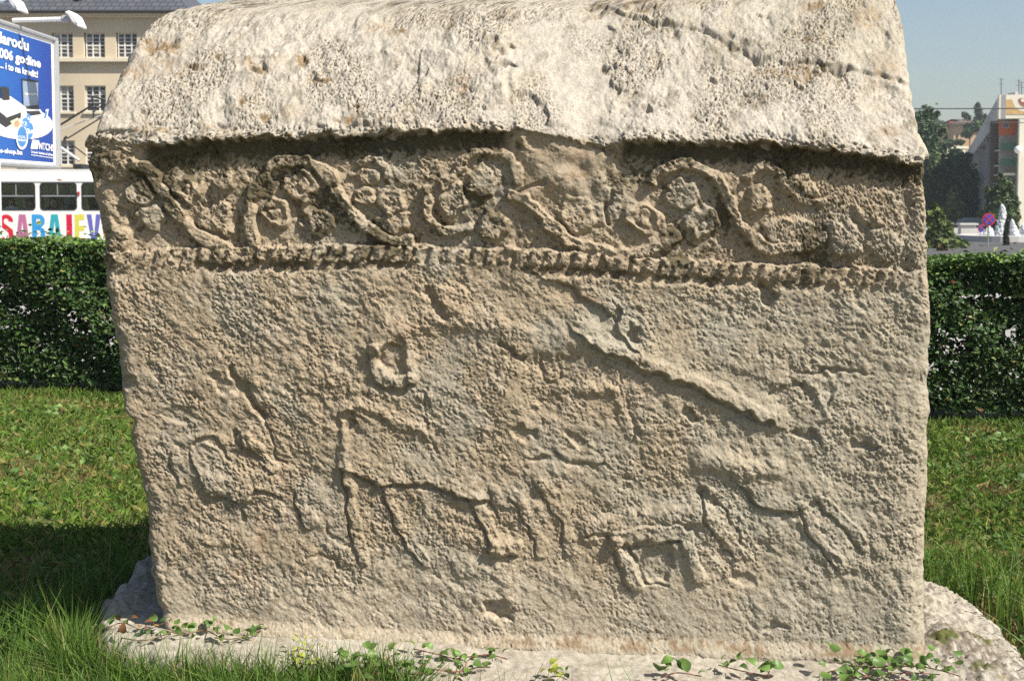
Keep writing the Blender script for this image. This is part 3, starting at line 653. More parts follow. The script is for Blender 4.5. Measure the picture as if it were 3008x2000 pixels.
# terrain sheet: level lawn plateau, falling to the street beyond the hedge, rising to a wooded hill at the right
xs = np.concatenate([np.linspace(-900, -60, 12), np.linspace(-50, 140, 77), np.linspace(160, 900, 12)]); ys = np.concatenate([np.linspace(-60, 8.0, 10), np.linspace(9.2, 20, 14), np.linspace(24, 300, 70), np.linspace(330, 1500, 14)])
TX, TY = np.meshgrid(xs, ys)
TZ = -0.95*sstep(10.6, 15.5, TY) - 0.14
me = np_mesh('ground', np.stack([TX, TY, TZ], -1).reshape(-1, 3), grid_faces(*TX.shape)[:, ::-1])
tag(link('ground', me, m_paving), kind='structure')
m_wood = mat('wooded_ground', (0.045, 0.07, 0.025), 0.95, var=0.4, scale=0.15)
hx, hy = np.meshgrid(np.linspace(20, 420, 60), np.linspace(140, 700, 60))
hz = -3+11*sstep(150, 226, hy+0.2*(hx-80))*sstep(34, 76, hx-0.25*(hy-200))+14*sstep(260, 500, hy)*sstep(60, 200, hx)
me = np_mesh('hill', np.stack([hx, hy, hz], -1).reshape(-1, 3), grid_faces(*hx.shape)[:, ::-1]); tag(link('hill', me, m_wood), kind='structure')
# lawn: a gently uneven sheet up to the hedge
lx = np.arange(-6.5, 6.51, 0.1); ly = np.arange(0.5, 10.0, 0.1); LX, LY = np.meshgrid(lx, ly)
ln = fnoise(LX.shape, 6, 40, 81)*0.012
edge_drop = np.where(LY > HEDGE(LX)+1.0, -0.2, 0.0)
me = np_mesh('lawn', np.stack([LX, LY, -0.04+ln+edge_drop], -1).reshape(-1, 3), grid_faces(*LX.shape)[:, ::-1])
tag(link('lawn', me, m_soil), kind='structure')
def lawn_z(x, y):
    i = np.clip(((y-ly[0])/0.1).round().astype(int), 0, len(ly)-1); j = np.clip(((x-lx[0])/0.1).round().astype(int), 0, len(lx)-1)
    return -0.04+ln[i, j]
# street with rails
st_m = MB(); st_m.box((-90, 33.0, -1.2), (90, 66.5, -0.946)); tag(st_m.build('street', m_asphalt), kind='structure')
m_rail = mat('rail_steel', (0.35, 0.33, 0.30), 0.35, metallic=0.9)
for ry in (38.85, 40.35):
    rm = MB(); rm.box((-90, ry-0.035, -0.944), (90, ry+0.035, -0.93)); tag(rm.build('tram_rail', m_rail), 'steel rail set in the street under the nearer side of the tram' if ry < 39 else 'steel rail set in the street under the far side of the tram', 'rail')
kb = MB(); kb.box((-90, 32.7, -1.0), (90, 32.996, -0.83)); tag(kb.build('kerb', m_paving), kind='structure')

# ================================================================== GRASS (uncountable blades)
def blades(P, height, width, bend, seed, cols, two=True):
    """P (n,3) roots; every blade is a bent strip of 2 quads and a tip"""
    g = np.random.default_rng(seed); n = len(P)
    az = g.uniform(0, 2*np.pi, n); fa = g.uniform(0, 2*np.pi, n)
    d = np.stack([np.cos(az), np.sin(az), np.zeros(n)], -1); w = np.stack([np.cos(fa), np.sin(fa), np.zeros(n)], -1)
    h = height[:, None]; b = bend[:, None]; wd = width[:, None]
    up = np.array([0, 0, 1.0])
    p0 = P; p1 = P+up*h*0.5+d*h*b*0.22; p2 = P+up*h*(1-0.28*b**2)+d*h*b*0.85
    if not two:
        V = np.stack([p0-w*wd*0.5, p0+w*wd*0.5, p1+w*wd*0.5, p2], 1).reshape(-1, 3); k = np.arange(n)[:, None]*4
        return V, np.concatenate([k+np.array([[0, 1, 2]]), k+np.array([[0, 2, 3]])]), np.repeat(cols, 4, axis=0)
    V = np.stack([p0-w*wd*0.5, p0+w*wd*0.5, p1-w*wd*0.42, p1+w*wd*0.42, p2], 1).reshape(-1, 3)
    k = np.arange(n)[:, None]*5
    T = np.concatenate([k+np.array([[0, 1, 3]]), k+np.array([[0, 3, 2]]), k+np.array([[2, 3, 4]])])
    Cc = np.repeat(cols, 5, axis=0)
    return V, T, Cc
def pick(g, n, pal, wts):
    pal = np.array(pal); i = g.choice(len(pal), n, p=np.array(wts)/sum(wts)); c = pal[i]
    return c*g.uniform(0.7, 1.25, (n, 1))
GREENS = [(0.085, 0.16, 0.022), (0.125, 0.205, 0.03), (0.06, 0.12, 0.02), (0.19, 0.225, 0.05), (0.27, 0.225, 0.08), (0.19, 0.125, 0.055)]
gV, gT, gC = [], [], []; gn = 0
def put(V, T, Cc):
    global gn
    gV.append(V); gT.append(T+gn); gC.append(Cc); gn += len(V)
g = np.random.default_rng(91)
def scatter(n, x0, x1, y0, y1):
    return g.uniform(x0, x1, n), g.uniform(y0, y1, n)
def off_plinth(x, y): return poly_sd(x, y, outl) < 0.01
patch = fnoise((140, 140), 3, 30, 92)
def patchv(x, y): return patch[(np.clip(y, 0, 13.9)*10).astype(int) % 140, (np.clip(x+7, 0, 13.9)*10).astype(int) % 140]
# mown lawn
for (n, x0, x1, y0, y1, hh) in ((120000, -4.6, -0.9, 3.1, 9.4, 0.042), (95000, 1.0, 4.6, 3.1, 8.0, 0.042), (26000, -1.2, 1.2, 4.4, 8.4, 0.045), (16000, -4.0, 4.0, 1.6, 3.1, 0.05)):
    x, y = scatter(n, x0, x1, y0, y1)
    ok = off_plinth(x, y) & (y < HEDGE(x)+0.25); x, y = x[ok], y[ok]
    pv = patchv(x, y); ok = g.uniform(0, 1, len(x)) < 0.78+0.22*np.clip(pv, -1, 1); x, y, pv = x[ok], y[ok], pv[ok]
    m = len(x); c = pick(g, m, GREENS, (5, 5, 3, 2.2, 1.4, 0.8))
    dry = (pv < -0.75) & (g.uniform(0, 1, m) < 0.6); c[dry] = pick(g, int(dry.sum()), GREENS[3:], (1, 2, 2))
    far = np.clip((y-3)/5, 0, 1)
    put(*blades(np.stack([x, y, lawn_z(x, y)-0.004], -1), g.uniform(0.6, 1.5, m)*hh, (0.0036+0.0028*far)*g.uniform(0.7, 1.4, m), g.uniform(0.3, 1.25, m), int(g.integers(1e6)), c, two=False))
# longer uncut grass round the slab and along its front
def tuft_line(pts, n, spread, h0, h1, wdt=0.0042):
    pts = np.array(pts, float); seg = g.integers(0, len(pts)-1, n); t_ = g.uniform(0, 1, n)[:, None]
    p = pts[seg]*(1-t_)+pts[seg+1]*t_+g.normal(0, spread, (n, 2))
    ok = poly_sd(p[:, 0], p[:, 1], outl) < -0.004; p = p[ok]; m = len(p)
    c = pick(g, m, [(0.07, 0.14, 0.02), (0.11, 0.20, 0.028), (0.05, 0.10, 0.018), (0.17, 0.22, 0.05), (0.30, 0.24, 0.10)], (5, 4, 3, 1.4, 0.5))
    put(*blades(np.stack([p[:, 0], p[:, 1], lawn_z(p[:, 0], p[:, 1])-0.005], -1), g.uniform(h0, h1, m), wdt*g.uniform(0.6, 1.5, m), g.uniform(0.15, 1.1, m)**1.2, int(g.integers(1e6)), c))
tuft_line([(-1.75, 3.2), (-1.45, 3.5), (-1.3, 3.75), (-1.25, 4.2)], 1500, 0.12, 0.07, 0.24)
tuft_line([(-1.32, 3.35), (-1.24, 3.9), (-1.1, 4.6)], 900, 0.06, 0.10, 0.30)
tuft_line([(-1.9, 2.95), (-1.5, 3.0), (-1.2, 2.98)], 2200, 0.16, 0.05, 0.18)
tuft_line([(-1.35, 3.12), (-1.0, 3.05), (-0.6, 3.02), (-0.3, 2.99)], 8500, 0.055, 0.07, 0.18, 0.0042)
tuft_line([(-1.22, 3.36), (-1.17, 3.2), (-1.0, 3.11), (-0.7, 3.07), (-0.4, 3.05), (-0.25, 2.99)], 3600, 0.022, 0.12, 0.24, 0.0042)
tuft_line([(-1.3, 3.0), (-0.6, 2.94), (-0.2, 2.88)], 2200, 0.05, 0.09, 0.22, 0.0045)
tuft_line([(-0.3, 2.88), (0.3, 2.80), (0.8, 2.79), (1.3, 2.82)], 520, 0.03, 0.12, 0.27)
tuft_line([(1.58, 3.3), (1.60, 3.7), (1.55, 4.0), (1.3, 4.25), (1.1, 4.3)], 620, 0.07, 0.08, 0.30)
tuft_line([(1.62, 3.2), (1.9, 3.6), (1.8, 4.4)], 500, 0.18, 0.05, 0.22)
# rank growth at the foot of the hedge
xx = g.uniform(-4.4, 4.4, 9000); yy = HEDGE(xx)-0.02+np.abs(g.normal(0, 0.10, 9000))*-1
put(*blades(np.stack([xx, yy, lawn_z(xx, yy)], -1), g.uniform(0.03, 0.10, 9000), g.uniform(0.004, 0.009, 9000), g.uniform(0.4, 1.3, 9000), 5, pick(g, 9000, GREENS, (5, 5, 4, 1.2, 0.4, 0.2))))
m_grass = leafmat('grass_blades', None, None, rough=0.55, trans=0.3)
me = np_mesh('grass', np.concatenate(gV), np.concatenate(gT), smooth=False); add_color(me, np.clip(np.concatenate(gC), 0.01, 0.5))
tag(link('grass', me, m_grass), 'mown green lawn grass with longer uncut tufts round the slab', 'grass', kind='stuff')
# broad-leaved weeds mixed into the lawn (clover, plantain)
def leaf_cloud(P, size, g, tilt=0.6, aspect=0.55, curl=0.25, normal=None, simple=False):
    """pointed leaf faces: 4 triangles folded along the midrib"""
    n = len(P); az = g.uniform(0, 2*np.pi, n)
    if normal is None: nz_ = np.stack([g.normal(0, tilt, n), g.normal(0, tilt, n), np.ones(n)], -1)
    else: nz_ = normal+g.normal(0, tilt, (n, 3))
    nz_ /= np.linalg.norm(nz_, axis=1, keepdims=True)
    ref = np.stack([np.cos(az), np.sin(az), g.normal(0, 0.5, n)], -1)
    tx = ref-nz_*(ref*nz_).sum(1, keepdims=True); tx /= np.linalg.norm(tx, axis=1, keepdims=True)
    ty = np.cross(nz_, tx); s_ = size[:, None]
    base = P-tx*s_*0.5; tip = P+tx*s_*0.5-nz_*s_*curl*0.4; l = P-tx*s_*0.06+ty*s_*aspect*0.5+nz_*s_*curl*0.35; r_ = P-tx*s_*0.06-ty*s_*aspect*0.5+nz_*s_*curl*0.35; mid = P+nz_*s_*0.02
    if simple:
        k = np.arange(n)[:, None]*4
        return np.stack([base, l, tip, r_], 1).reshape(-1, 3), np.concatenate([k+np.array([[0, 2, 1]]), k+np.array([[0, 3, 2]])])
    V = np.stack([base, l, mid, r_, tip], 1).reshape(-1, 3); k = np.arange(n)[:, None]*5
    T = np.concatenate([k+np.array([[0, 2, 1]]), k+np.array([[0, 3, 2]]), k+np.array([[1, 2, 4]]), k+np.array([[2, 3, 4]])])
    return V, T
lvV, lvT, lvC = [], [], []; ln_ = 0
for (n, x0, x1, y0, y1) in ((5200, -4.6, -1.0, 3.3, 8.8), (5200, 1.0, 4.6, 3.3, 7.2), (1800, -2.4, -0.2, 2.75, 3.3)):
    x, y = scatter(n, x0, x1, y0, y1); ok = off_plinth(x, y) & (y < HEDGE(x)) & (patchv(x+3, y) > -0.3); x, y = x[ok], y[ok]; m = len(x)
    V, T = leaf_cloud(np.stack([x, y, lawn_z(x, y)+g.uniform(0.015, 0.05, m)], -1), g.uniform(0.018, 0.045, m), g, aspect=0.8)
    lvV.append(V); lvT.append(T+ln_); ln_ += len(V); lvC.append(np.repeat(pick(g, m, [(0.07, 0.14, 0.03), (0.11, 0.19, 0.045), (0.16, 0.23, 0.06)], (4, 4, 1.5)), 5, axis=0))
me = np_mesh('clover', np.concatenate(lvV), np.concatenate(lvT), smooth=False); add_color(me, np.concatenate(lvC))
tag(link('clover', me, m_grass), 'small round clover leaves scattered low in the lawn', 'clover', kind='stuff')

# ================================================================== HEDGE
g = np.random.default_rng(131)
hedge = empty('hedge', (0, HEDGE(0)+0.3, 0)); tag(hedge, 'long clipped dark green privet hedge across the back of the lawn', 'hedge')
HX0, HX1, HT_, HDEP = -5.6, 5.4, 0.0, 0.62
def htop(x): return 0.96-0.014*x+0.018*np.sin(x*2.3)+0.012*np.sin(x*7.1)
def hedge_pts(n, shell):
    x = g.uniform(HX0, HX1, n); u_ = g.uniform(0, 1, n)
    z = htop(x)*g.uniform(0.03, 1, n)**0.9; y = g.uniform(0, HDEP, n)
    if shell:
        k = g.uniform(0, 1, n); front = k < 0.60; top = (k >= 0.60) & (k < 0.88); bk = k >= 0.88
        y[front] = np.abs(g.normal(0, 0.05, front.sum())); y[bk] = HDEP-np.abs(g.normal(0, 0.05, bk.sum()))
        z[top] = htop(x[top])-np.abs(g.normal(0, 0.03, top.sum()))+0.01
    nrm = np.zeros((n, 3)); nrm[:, 1] = -0.8; nrm[:, 2] = 0.5
    if shell: nrm[top] = (0, -0.1, 1); nrm[bk] = (0, 1, 0.4)
    y = y+0.03*np.sin(x*3.7+z*5)+0.02*np.sin(x*9+z*11)
    return x, y+HEDGE(x), z, nrm
fV, fT, fC = [], [], []; fn = 0
gap = fnoise((64, 512), 5, 26, 133)
for (n, shell) in ((150000, True), (40000, False)):
    x, y, z, nrm = hedge_pts(n, shell)
    gv = gap[(np.clip(z, 0, 1.2)*50).astype(int), (np.clip((x+6)/12, 0, 0.999)*512).astype(int)]
    thin = (gv > 0.72) & (z > 0.25) & (z < 0.72)
    ok = ~(thin & (g.uniform(0, 1, n) < 0.93)); x, y, z, nrm = x[ok], y[ok], z[ok], nrm[ok]; m = len(x)
    c = pick(g, m, [(0.035, 0.075, 0.018), (0.055, 0.11, 0.022), (0.025, 0.055, 0.015), (0.12, 0.17, 0.04), (0.22, 0.22, 0.06), (0.14, 0.06, 0.025)], (6, 5, 4, 1.1, 0.25, 0.15))
    z = z+np.where((g.uniform(0, 1, m) < 0.05) & (z > htop(x)-0.03), g.exponential(0.03, m), 0)
    young = (z > htop(x)-0.06) & (g.uniform(0, 1, m) < 0.55); c[young] = pick(g, int(young.sum()), [(0.10, 0.18, 0.03), (0.14, 0.22, 0.045), (0.07, 0.13, 0.025)], (3, 2, 2))
    V, T = leaf_cloud(np.stack([x, y, z], -1), g.uniform(0.028, 0.056, m), g, tilt=0.75, aspect=0.56, normal=nrm, simple=True)
    fV.append(V); fT.append(T+fn); fn += len(V); fC.append(np.repeat(c, 4, axis=0))
m_hedge = leafmat('hedge_leaf', None, None, rough=0.55, trans=0.12)
me = np_mesh('foliage', np.concatenate(fV), np.concatenate(fT), smooth=False); add_color(me, np.concatenate(fC))
tag(link('foliage', me, m_hedge, hedge), kind='stuff')
m_bark = mat('bark', (0.11, 0.08, 0.055), 0.9, var=0.3, scale=20)
for k in range(44):
    x = HX0+0.12+k*0.25+g.normal(0, 0.04); y = HEDGE(x)+0.3+g.normal(0, 0.05)
    sm = MB(); top = (x+g.normal(0, 0.06), y+g.normal(0, 0.05), 0.8+g.uniform(0, 0.12)); mid = (x+g.normal(0, 0.05), y+g.normal(0, 0.04), 0.4)
    sm.tube([(x, y, -0.03), mid, top], [0.016, 0.012, 0.006], n=6)
    for q in range(3):
        zz = 0.3+0.2*q; bx = x+(mid[0]-x)*zz/0.4*0.5
        sm.tube([(bx, y, zz), (bx+g.normal(0, 0.16), y+g.normal(-0.05, 0.12), zz+0.2)], [0.008, 0.004], n=5)
    sm.build('stem', m_bark, hedge)

# ================================================================== TRAM
m_white = mat('tram_white', (0.74, 0.74, 0.72), 0.35, var=0.05, scale=1.5)
m_roofgrey = mat('tram_roof_grey', (0.45, 0.46, 0.45), 0.7, var=0.12, scale=1.2)
m_black = mat('black_rubber', (0.012, 0.012, 0.012), 0.6, var=0.2)
m_alu = mat('window_bar_grey', (0.33, 0.34, 0.36), 0.4, var=0.05, metallic=0.5)
m_dark = mat('dark_interior', (0.03, 0.03, 0.035), 0.8, var=0.2)
m_seat = mat('seat_blue_grey', (0.035, 0.045, 0.07), 0.7, var=0.2)
m_tint = glassmat('dimming_glass', (0.22, 0.27, 0.22))
m_glass = glassmat('clear_glass', (0.86, 0.9, 0.9))
TD = 38.0
def tp(px, py, dy=0.0):
    v = at(px, py, TD); return Vector((v.x, TD+dy, v.z))
tram = empty('tram', (tp(300, 600).x, TD+1.25, -0.93))
tag(tram, 'white tram with big coloured letters on its side passing behind the hedge', 'tram')
TX0, TX1 = tp(-420, 600).x, tp(1150, 600).x; ZB = -0.55
zwb, zwt = tp(0, 618).z, tp(0, 537).z
wins = [(tp(-4+122*k, 578).x, tp(104+122*k, 578).x) for k in range(-3, 9)]
def side_wall(y0, y1):
    m = MB(); m.box((TX0, y0, ZB), (TX1, y1, zwb)); m.box((TX0, y0, zwt), (TX1, y1, tp(0, 531).z))
    e = [TX0]+[v for w in wins for v in w]+[TX1]
    for i in range(0, len(e), 2): m.box((e[i], y0, zwb-0.001), (e[i+1], y1, zwt+0.001))
    r_ = 0.11
    for (a, c2) in wins:                                  # rounded corners of the openings
        for (cx, cz, sx, sz) in ((a, zwb, 1, 1), (c2, zwb, -1, 1), (a, zwt, 1, -1), (c2, zwt, -1, -1)):
            arc = [(cx+sx*r_*(1-math.cos(q)), y0+0.002, cz+sz*r_*(1-math.sin(q))) for q in np.linspace(0, math.pi/2, 6)]
            m.prism([(cx, y0+0.002, cz)]+arc, (0, (y1-y0)*0.9, 0))
    return m
body = side_wall(TD, TD+0.06)
far = side_wall(TD+2.44, TD+2.5); body.v_off = len(body.v); body.add(far.v, far.f)
body.box((TX0, TD+0.061, ZB), (TX0+0.05, TD+2.439, zwt)); body.box((TX1-0.05, TD+0.061, ZB), (TX1, TD+2.439, zwt))
body = body.build('body', m_white, tram)
prof = [(0.0, 531), (0.012, 526), (0.05, 516), (0.13, 508), (0.28, 503.5)]
prof = [(dy, tp(0, py).z) for dy, py in prof]; full = prof+[(2.5-dy, z) for dy, z in reversed(prof)]
rm = MB(); vs = []; 
for x in (TX0, TX1): vs += [(x, TD+dy, z) for dy, z in full]
n_ = len(full); rm.add(vs, [(i, i+1, n_+i+1, n_+i) for i in range(n_-1)]+[tuple(range(n_)), tuple(reversed(range(n_, 2*n_)))])
roof_o = rm.build('roof', m_white, tram)
rm = MB(); rm.box((TX0+0.3, TD+0.35, tp(0, 503.2).z), (TX1-0.3, TD+2.1, tp(0, 497).z)); rm.build('roof_walkway', m_roofgrey, roof_o, bevel=0.02)
rm = MB(); rm.box((TX0, TD-0.02, tp(0, 535).z), (TX1, TD-0.001, tp(0, 531.5).z)); rm.build('rain_gutter', m_roofgrey, tram)
for (a, c2) in wins:
    if c2 < TX0+0.1 or a > tp(700, 0).x: continue
    w = MB(); yy = TD+0.02; r_ = 0.11; k_ = 0.035
    def rr_loop(inset):
        pts = []
        for (cx, cz, q0) in ((c2-inset-r_, zwt-inset-r_, 0), (a+inset+r_, zwt-inset-r_, 1), (a+inset+r_, zwb+inset+r_, 2), (c2-inset-r_, zwb+inset+r_, 3)):
            for q in np.linspace(0, math.pi/2, 5): pts.append((cx+r_*math.cos(q+q0*math.pi/2), cz+r_*math.sin(q+q0*math.pi/2)))
        return pts
    o_, i_ = rr_loop(-0.004), rr_loop(k_); nn = len(o_)
    vs = [(x, yy-0.03, z) for x, z in o_]+[(x, yy-0.03, z) for x, z in i_]+[(x, yy+0.03, z) for x, z in i_]
    fs = [(i, (i+1) % nn, nn+(i+1) % nn, nn+i) for i in range(nn)]+[(nn+i, nn+(i+1) % nn, 2*nn+(i+1) % nn, 2*nn+i) for i in range(nn)]
    w.add(vs, fs); win = w.build('window', m_black, tram)
    zb = tp(0, 576).z; xm = a+(c2-a)*0.47
    bm_ = MB(); bm_.box((a+0.02, yy-0.012, zb-0.02), (c2-0.02, yy+0.012, zb+0.02)); bm_.box((xm-0.015, yy-0.012, zb+0.021), (xm+0.015, yy+0.012, zwt-0.03)); bm_.build('bar', m_alu, win)
    for (x0, x1, z0, z1) in ((a+0.036, c2-0.036, zwb+0.036, zb-0.022), (a+0.036, xm-0.017, zb+0.022, zwt-0.036), (xm+0.017, c2-0.036, zb+0.022, zwt-0.036)):
        gm = MB(); gm.box((x0, yy-0.002, z0), (x1, yy+0.002, z1)); gm.build('pane', m_glass, win)
    for sx in (0.18, 0.72):                                # seats under the window line
        x = a+(c2-a)*sx
        s_ = MB(); s_.box((x-0.06, TD+0.25, ZB+0.5), (x, TD+0.85, zwb+0.16)); s_.box((x, TD+0.25, ZB+0.75), (x+0.4, TD+0.85, ZB+0.83)); s_.build('seat', m_seat, tram, bevel=0.02)
for (a, c2) in wins:
    gm = MB(); gm.box((a+0.002, TD+2.468, zwb+0.002), (c2-0.002, TD+2.472, zwt-0.002)); gm.build('far_pane', m_tint, tram)  # tint added to dim the daylight seen through the far windows
fl = MB(); fl.box((TX0+0.06, TD+0.07, ZB+0.3), (TX1-0.06, TD+2.43, ZB+0.36)); fl.build('floor', m_dark, tram)
fl = MB(); fl.box((TX0+0.06, TD+0.07, zwt+0.04), (TX1-0.06, TD+2.43, zwt+0.07)); fl.build('ceiling_panel', m_dark, tram)
for x in (-14.6, -13.7, -12.9, -11.5):
    fl = MB(); fl.tube([(x, TD+1.1, ZB+0.36), (x, TD+1.1, zwt+0.04)], 0.018, n=8); fl.build('grab_pole', m_alu, tram)
bg = MB(); bg.box((TX0+1, TD+0.3, -0.93), (TX1-1, TD+2.2, -0.56)); bg.build('undercarriage', m_dark, tram)
lm = MB(); c_ = tp(231.5, 569); lm.lathe([(0.0, -0.07), (0.03, -0.06), (0.036, 0), (0.03, 0.06), (0.0, 0.07)], (c_.x, TD-0.01, c_.z), n=10); lm.build('side_lamp', mat('red_lens', (0.35, 0.02, 0.01), 0.25), tram)
rs = MB(); c_ = tp(174, 528); rs.add([(c_.x-0.10, TD-0.003, c_.z), (c_.x-0.02, TD-0.003, c_.z-0.02), (c_.x+0.09, TD-0.003, c_.z-0.025), (c_.x+0.08, TD-0.003, c_.z), (c_.x+0.0, TD-0.003, c_.z+0.03)], [(0, 1, 2, 3, 4)]); rs.build('rust_patch', mat('rust', (0.25, 0.10, 0.04), 0.9), tram)
# lettering: condensed block capitals, cut as flat shapes
zt, zb2 = tp(0, 630).z, tp(0, 714).z
def letter(name, polys, colr, x0, x1):
    m = MB()
    for poly in polys: m.add([(x0+(x1-x0)*u_, TD-0.004, zb2+(zt-zb2)*v_) for u_, v_ in poly], [tuple(range(len(poly)))])
    m.build('letter', mat('paint_'+name, colr, 0.5, var=0.03), tram)
A_ = [[(0, 0), (.28, 0), (.36, .2), (.64, .2), (.5, .2), (.5, .38), (.42, .38), (.5, .78), (.5, 1), (.30, 1)], [(.5, .78), (.58, .38), (.5, .38), (.5, .2), (.64, .2), (.72, 0), (1, 0), (.70, 1), (.5, 1)]]
A_ = [[(0, 0), (.28, 0), (.33, .2), (.40, .36), (.5, .78), (.5, 1), (.26, 1)], [(.5, .78), (.60, .36), (.67, .2), (.72, 0), (1, 0), (.74, 1), (.5, 1)], [(.33, .2), (.67, .2), (.60, .36), (.40, .36)]]
def arcp(cx, cz, rx, rz, a0, a1, n=7): return [(cx+rx*math.cos(R(q)), cz+rz*math.sin(R(q))) for q in np.linspace(a0, a1, n)]
def band(o, i): return [[o[k], o[k+1], i[k+1], i[k]] for k in range(len(o)-1)]
S_ = band(arcp(.5, .74, .5, .26, -5, 180)+[(.0, .70), (.08, .56), (.55, .42), (.66, .28)]+arcp(.5, .24, .17, .10, 0, -180), arcp(.5, .74, .17, .12, 0, 180)+[(.33, .72), (.40, .66), (.90, .48), (1.0, .28)]+arcp(.5, .24, .5, .26, 0, -180))
S_ = band(arcp(.5, .76, .5, .24, -8, 180, 9)+[(.02, .62), (.30, .50), (.62, .38), (.68, .26)]+arcp(.5, .22, .17, .08, 0, -180, 9),
          arcp(.5, .76, .17, .10, 0, 180, 9)+[(.36, .69), (.62, .59), (.96, .46), (1.0, .28)]+arcp(.5, .22, .5, .24, 0, -180, 9))
R_ = [[(0, 0), (.34, 0), (.34, 1), (0, 1)]]+band([(.34, 1)]+arcp(.55, .77, .43, .23, 90, -90, 9)+[(.34, .54)], [(.34, .84)]+arcp(.52, .77, .13, .07, 90, -90, 9)+[(.34, .70)])+[[(.62, .55), (.34, .55), (.34, .44), (.58, .44)], [(.64, 0), (1, 0), (.98, .40), (.64, .40)], [(.58, .44), (.64, .38), (.98, .38), (.90, .50), (.62, .55)]]
J_ = [[(.3, .1), (1, .1), (1, 1), (.3, 1)]]; E_ = [[(0, 0), (.42, 0), (.42, 1), (0, 1)], [(.42, .80), (.96, .80), (.96, 1), (.42, 1)], [(.42, .42), (.94, .42), (.94, .60), (.42, .60)], [(.42, 0), (1, 0), (1, .18), (.42, .18)]]
V_ = [[(0, 1), (.34, 1), (.5, .22), (.5, 0), (.34, 0)], [(.66, 1), (1, 1), (.66, 0), (.5, 0), (.5, .22)]]
X = lambda p: tp(p, 660).x
letter('red_s', S_, (0.55, 0.01, 0.03), X(-2), X(39)); letter('mauve_a', A_, (0.42, 0.13, 0.26), X(46), X(86)); letter('blue_r', R_, (0.03, 0.28, 0.60), X(94), X(133))
letter('teal_a', A_, (0.02, 0.33, 0.40), X(140), X(181)); letter('crimson_j', J_, (0.55, 0.005, 0.05), X(188), X(212)); letter('yellow_e', E_, (0.58, 0.55, 0.07), X(220), X(249)); letter('violet_v', V_, (0.12, 0.12, 0.42), X(255), X(297))
letter('orange_o', band(arcp(.5, .5, .5, .5, 0, 360, 17), arcp(.5, .5, .2, .3, 0, 360, 17)), (0.7, 0.25, 0.03), X(302), X(340))
# pantograph
pan = []
for (pts, r_, mt, nm) in (([(179, 434), (233, 472)], 0.045, m_roofgrey, 'lower_arm'), ([(191, 415), (246, 457)], 0.022, m_black, 'lower_rod'), ([(190, 418), (190, 408), (196, 402)], 0.045, m_black, 'elbow'), ([(190, 406), (292, 343)], 0.022, m_black, 'upper_rod'),
        ([(60, 435), (178, 367), (272, 309)], 0.032, m_black, 'upper_arm'), ([(60, 410), (178, 377), (292, 337)], 0.018, m_roofgrey, 'guide_rod'), ([(272, 284), (275, 346)], 0.028, m_black, 'head_post'), ([(272, 284), (306, 294), (296, 318), (302, 312)], 0.03, m_black, 'collector_bow'),
        ([(262, 306), (270, 286), (306, 294)], 0.015, m_black, 'bow_spring'), ([(275, 318), (300, 300)], 0.018, m_black, 'bow_strut'), ([(276, 330), (296, 312)], 0.016, m_black, 'bow_strut')):
    m = MB(); m.tube([Vector((at(x, y, TD+0.9).x, TD+0.9+(0.25 if 'rod' in nm else 0), at(x, y, TD+0.9).z)) for x, y in pts], r_, n=8); m.build(nm, mt, tram)
m = MB(); a_ = at(224, 498, TD+0.9); b_ = at(252, 483, TD+0.9); m.box((a_.x, TD+0.6, a_.z), (b_.x, TD+1.4, b_.z)); m.build('pantograph_base', m_black, tram, bevel=0.02)

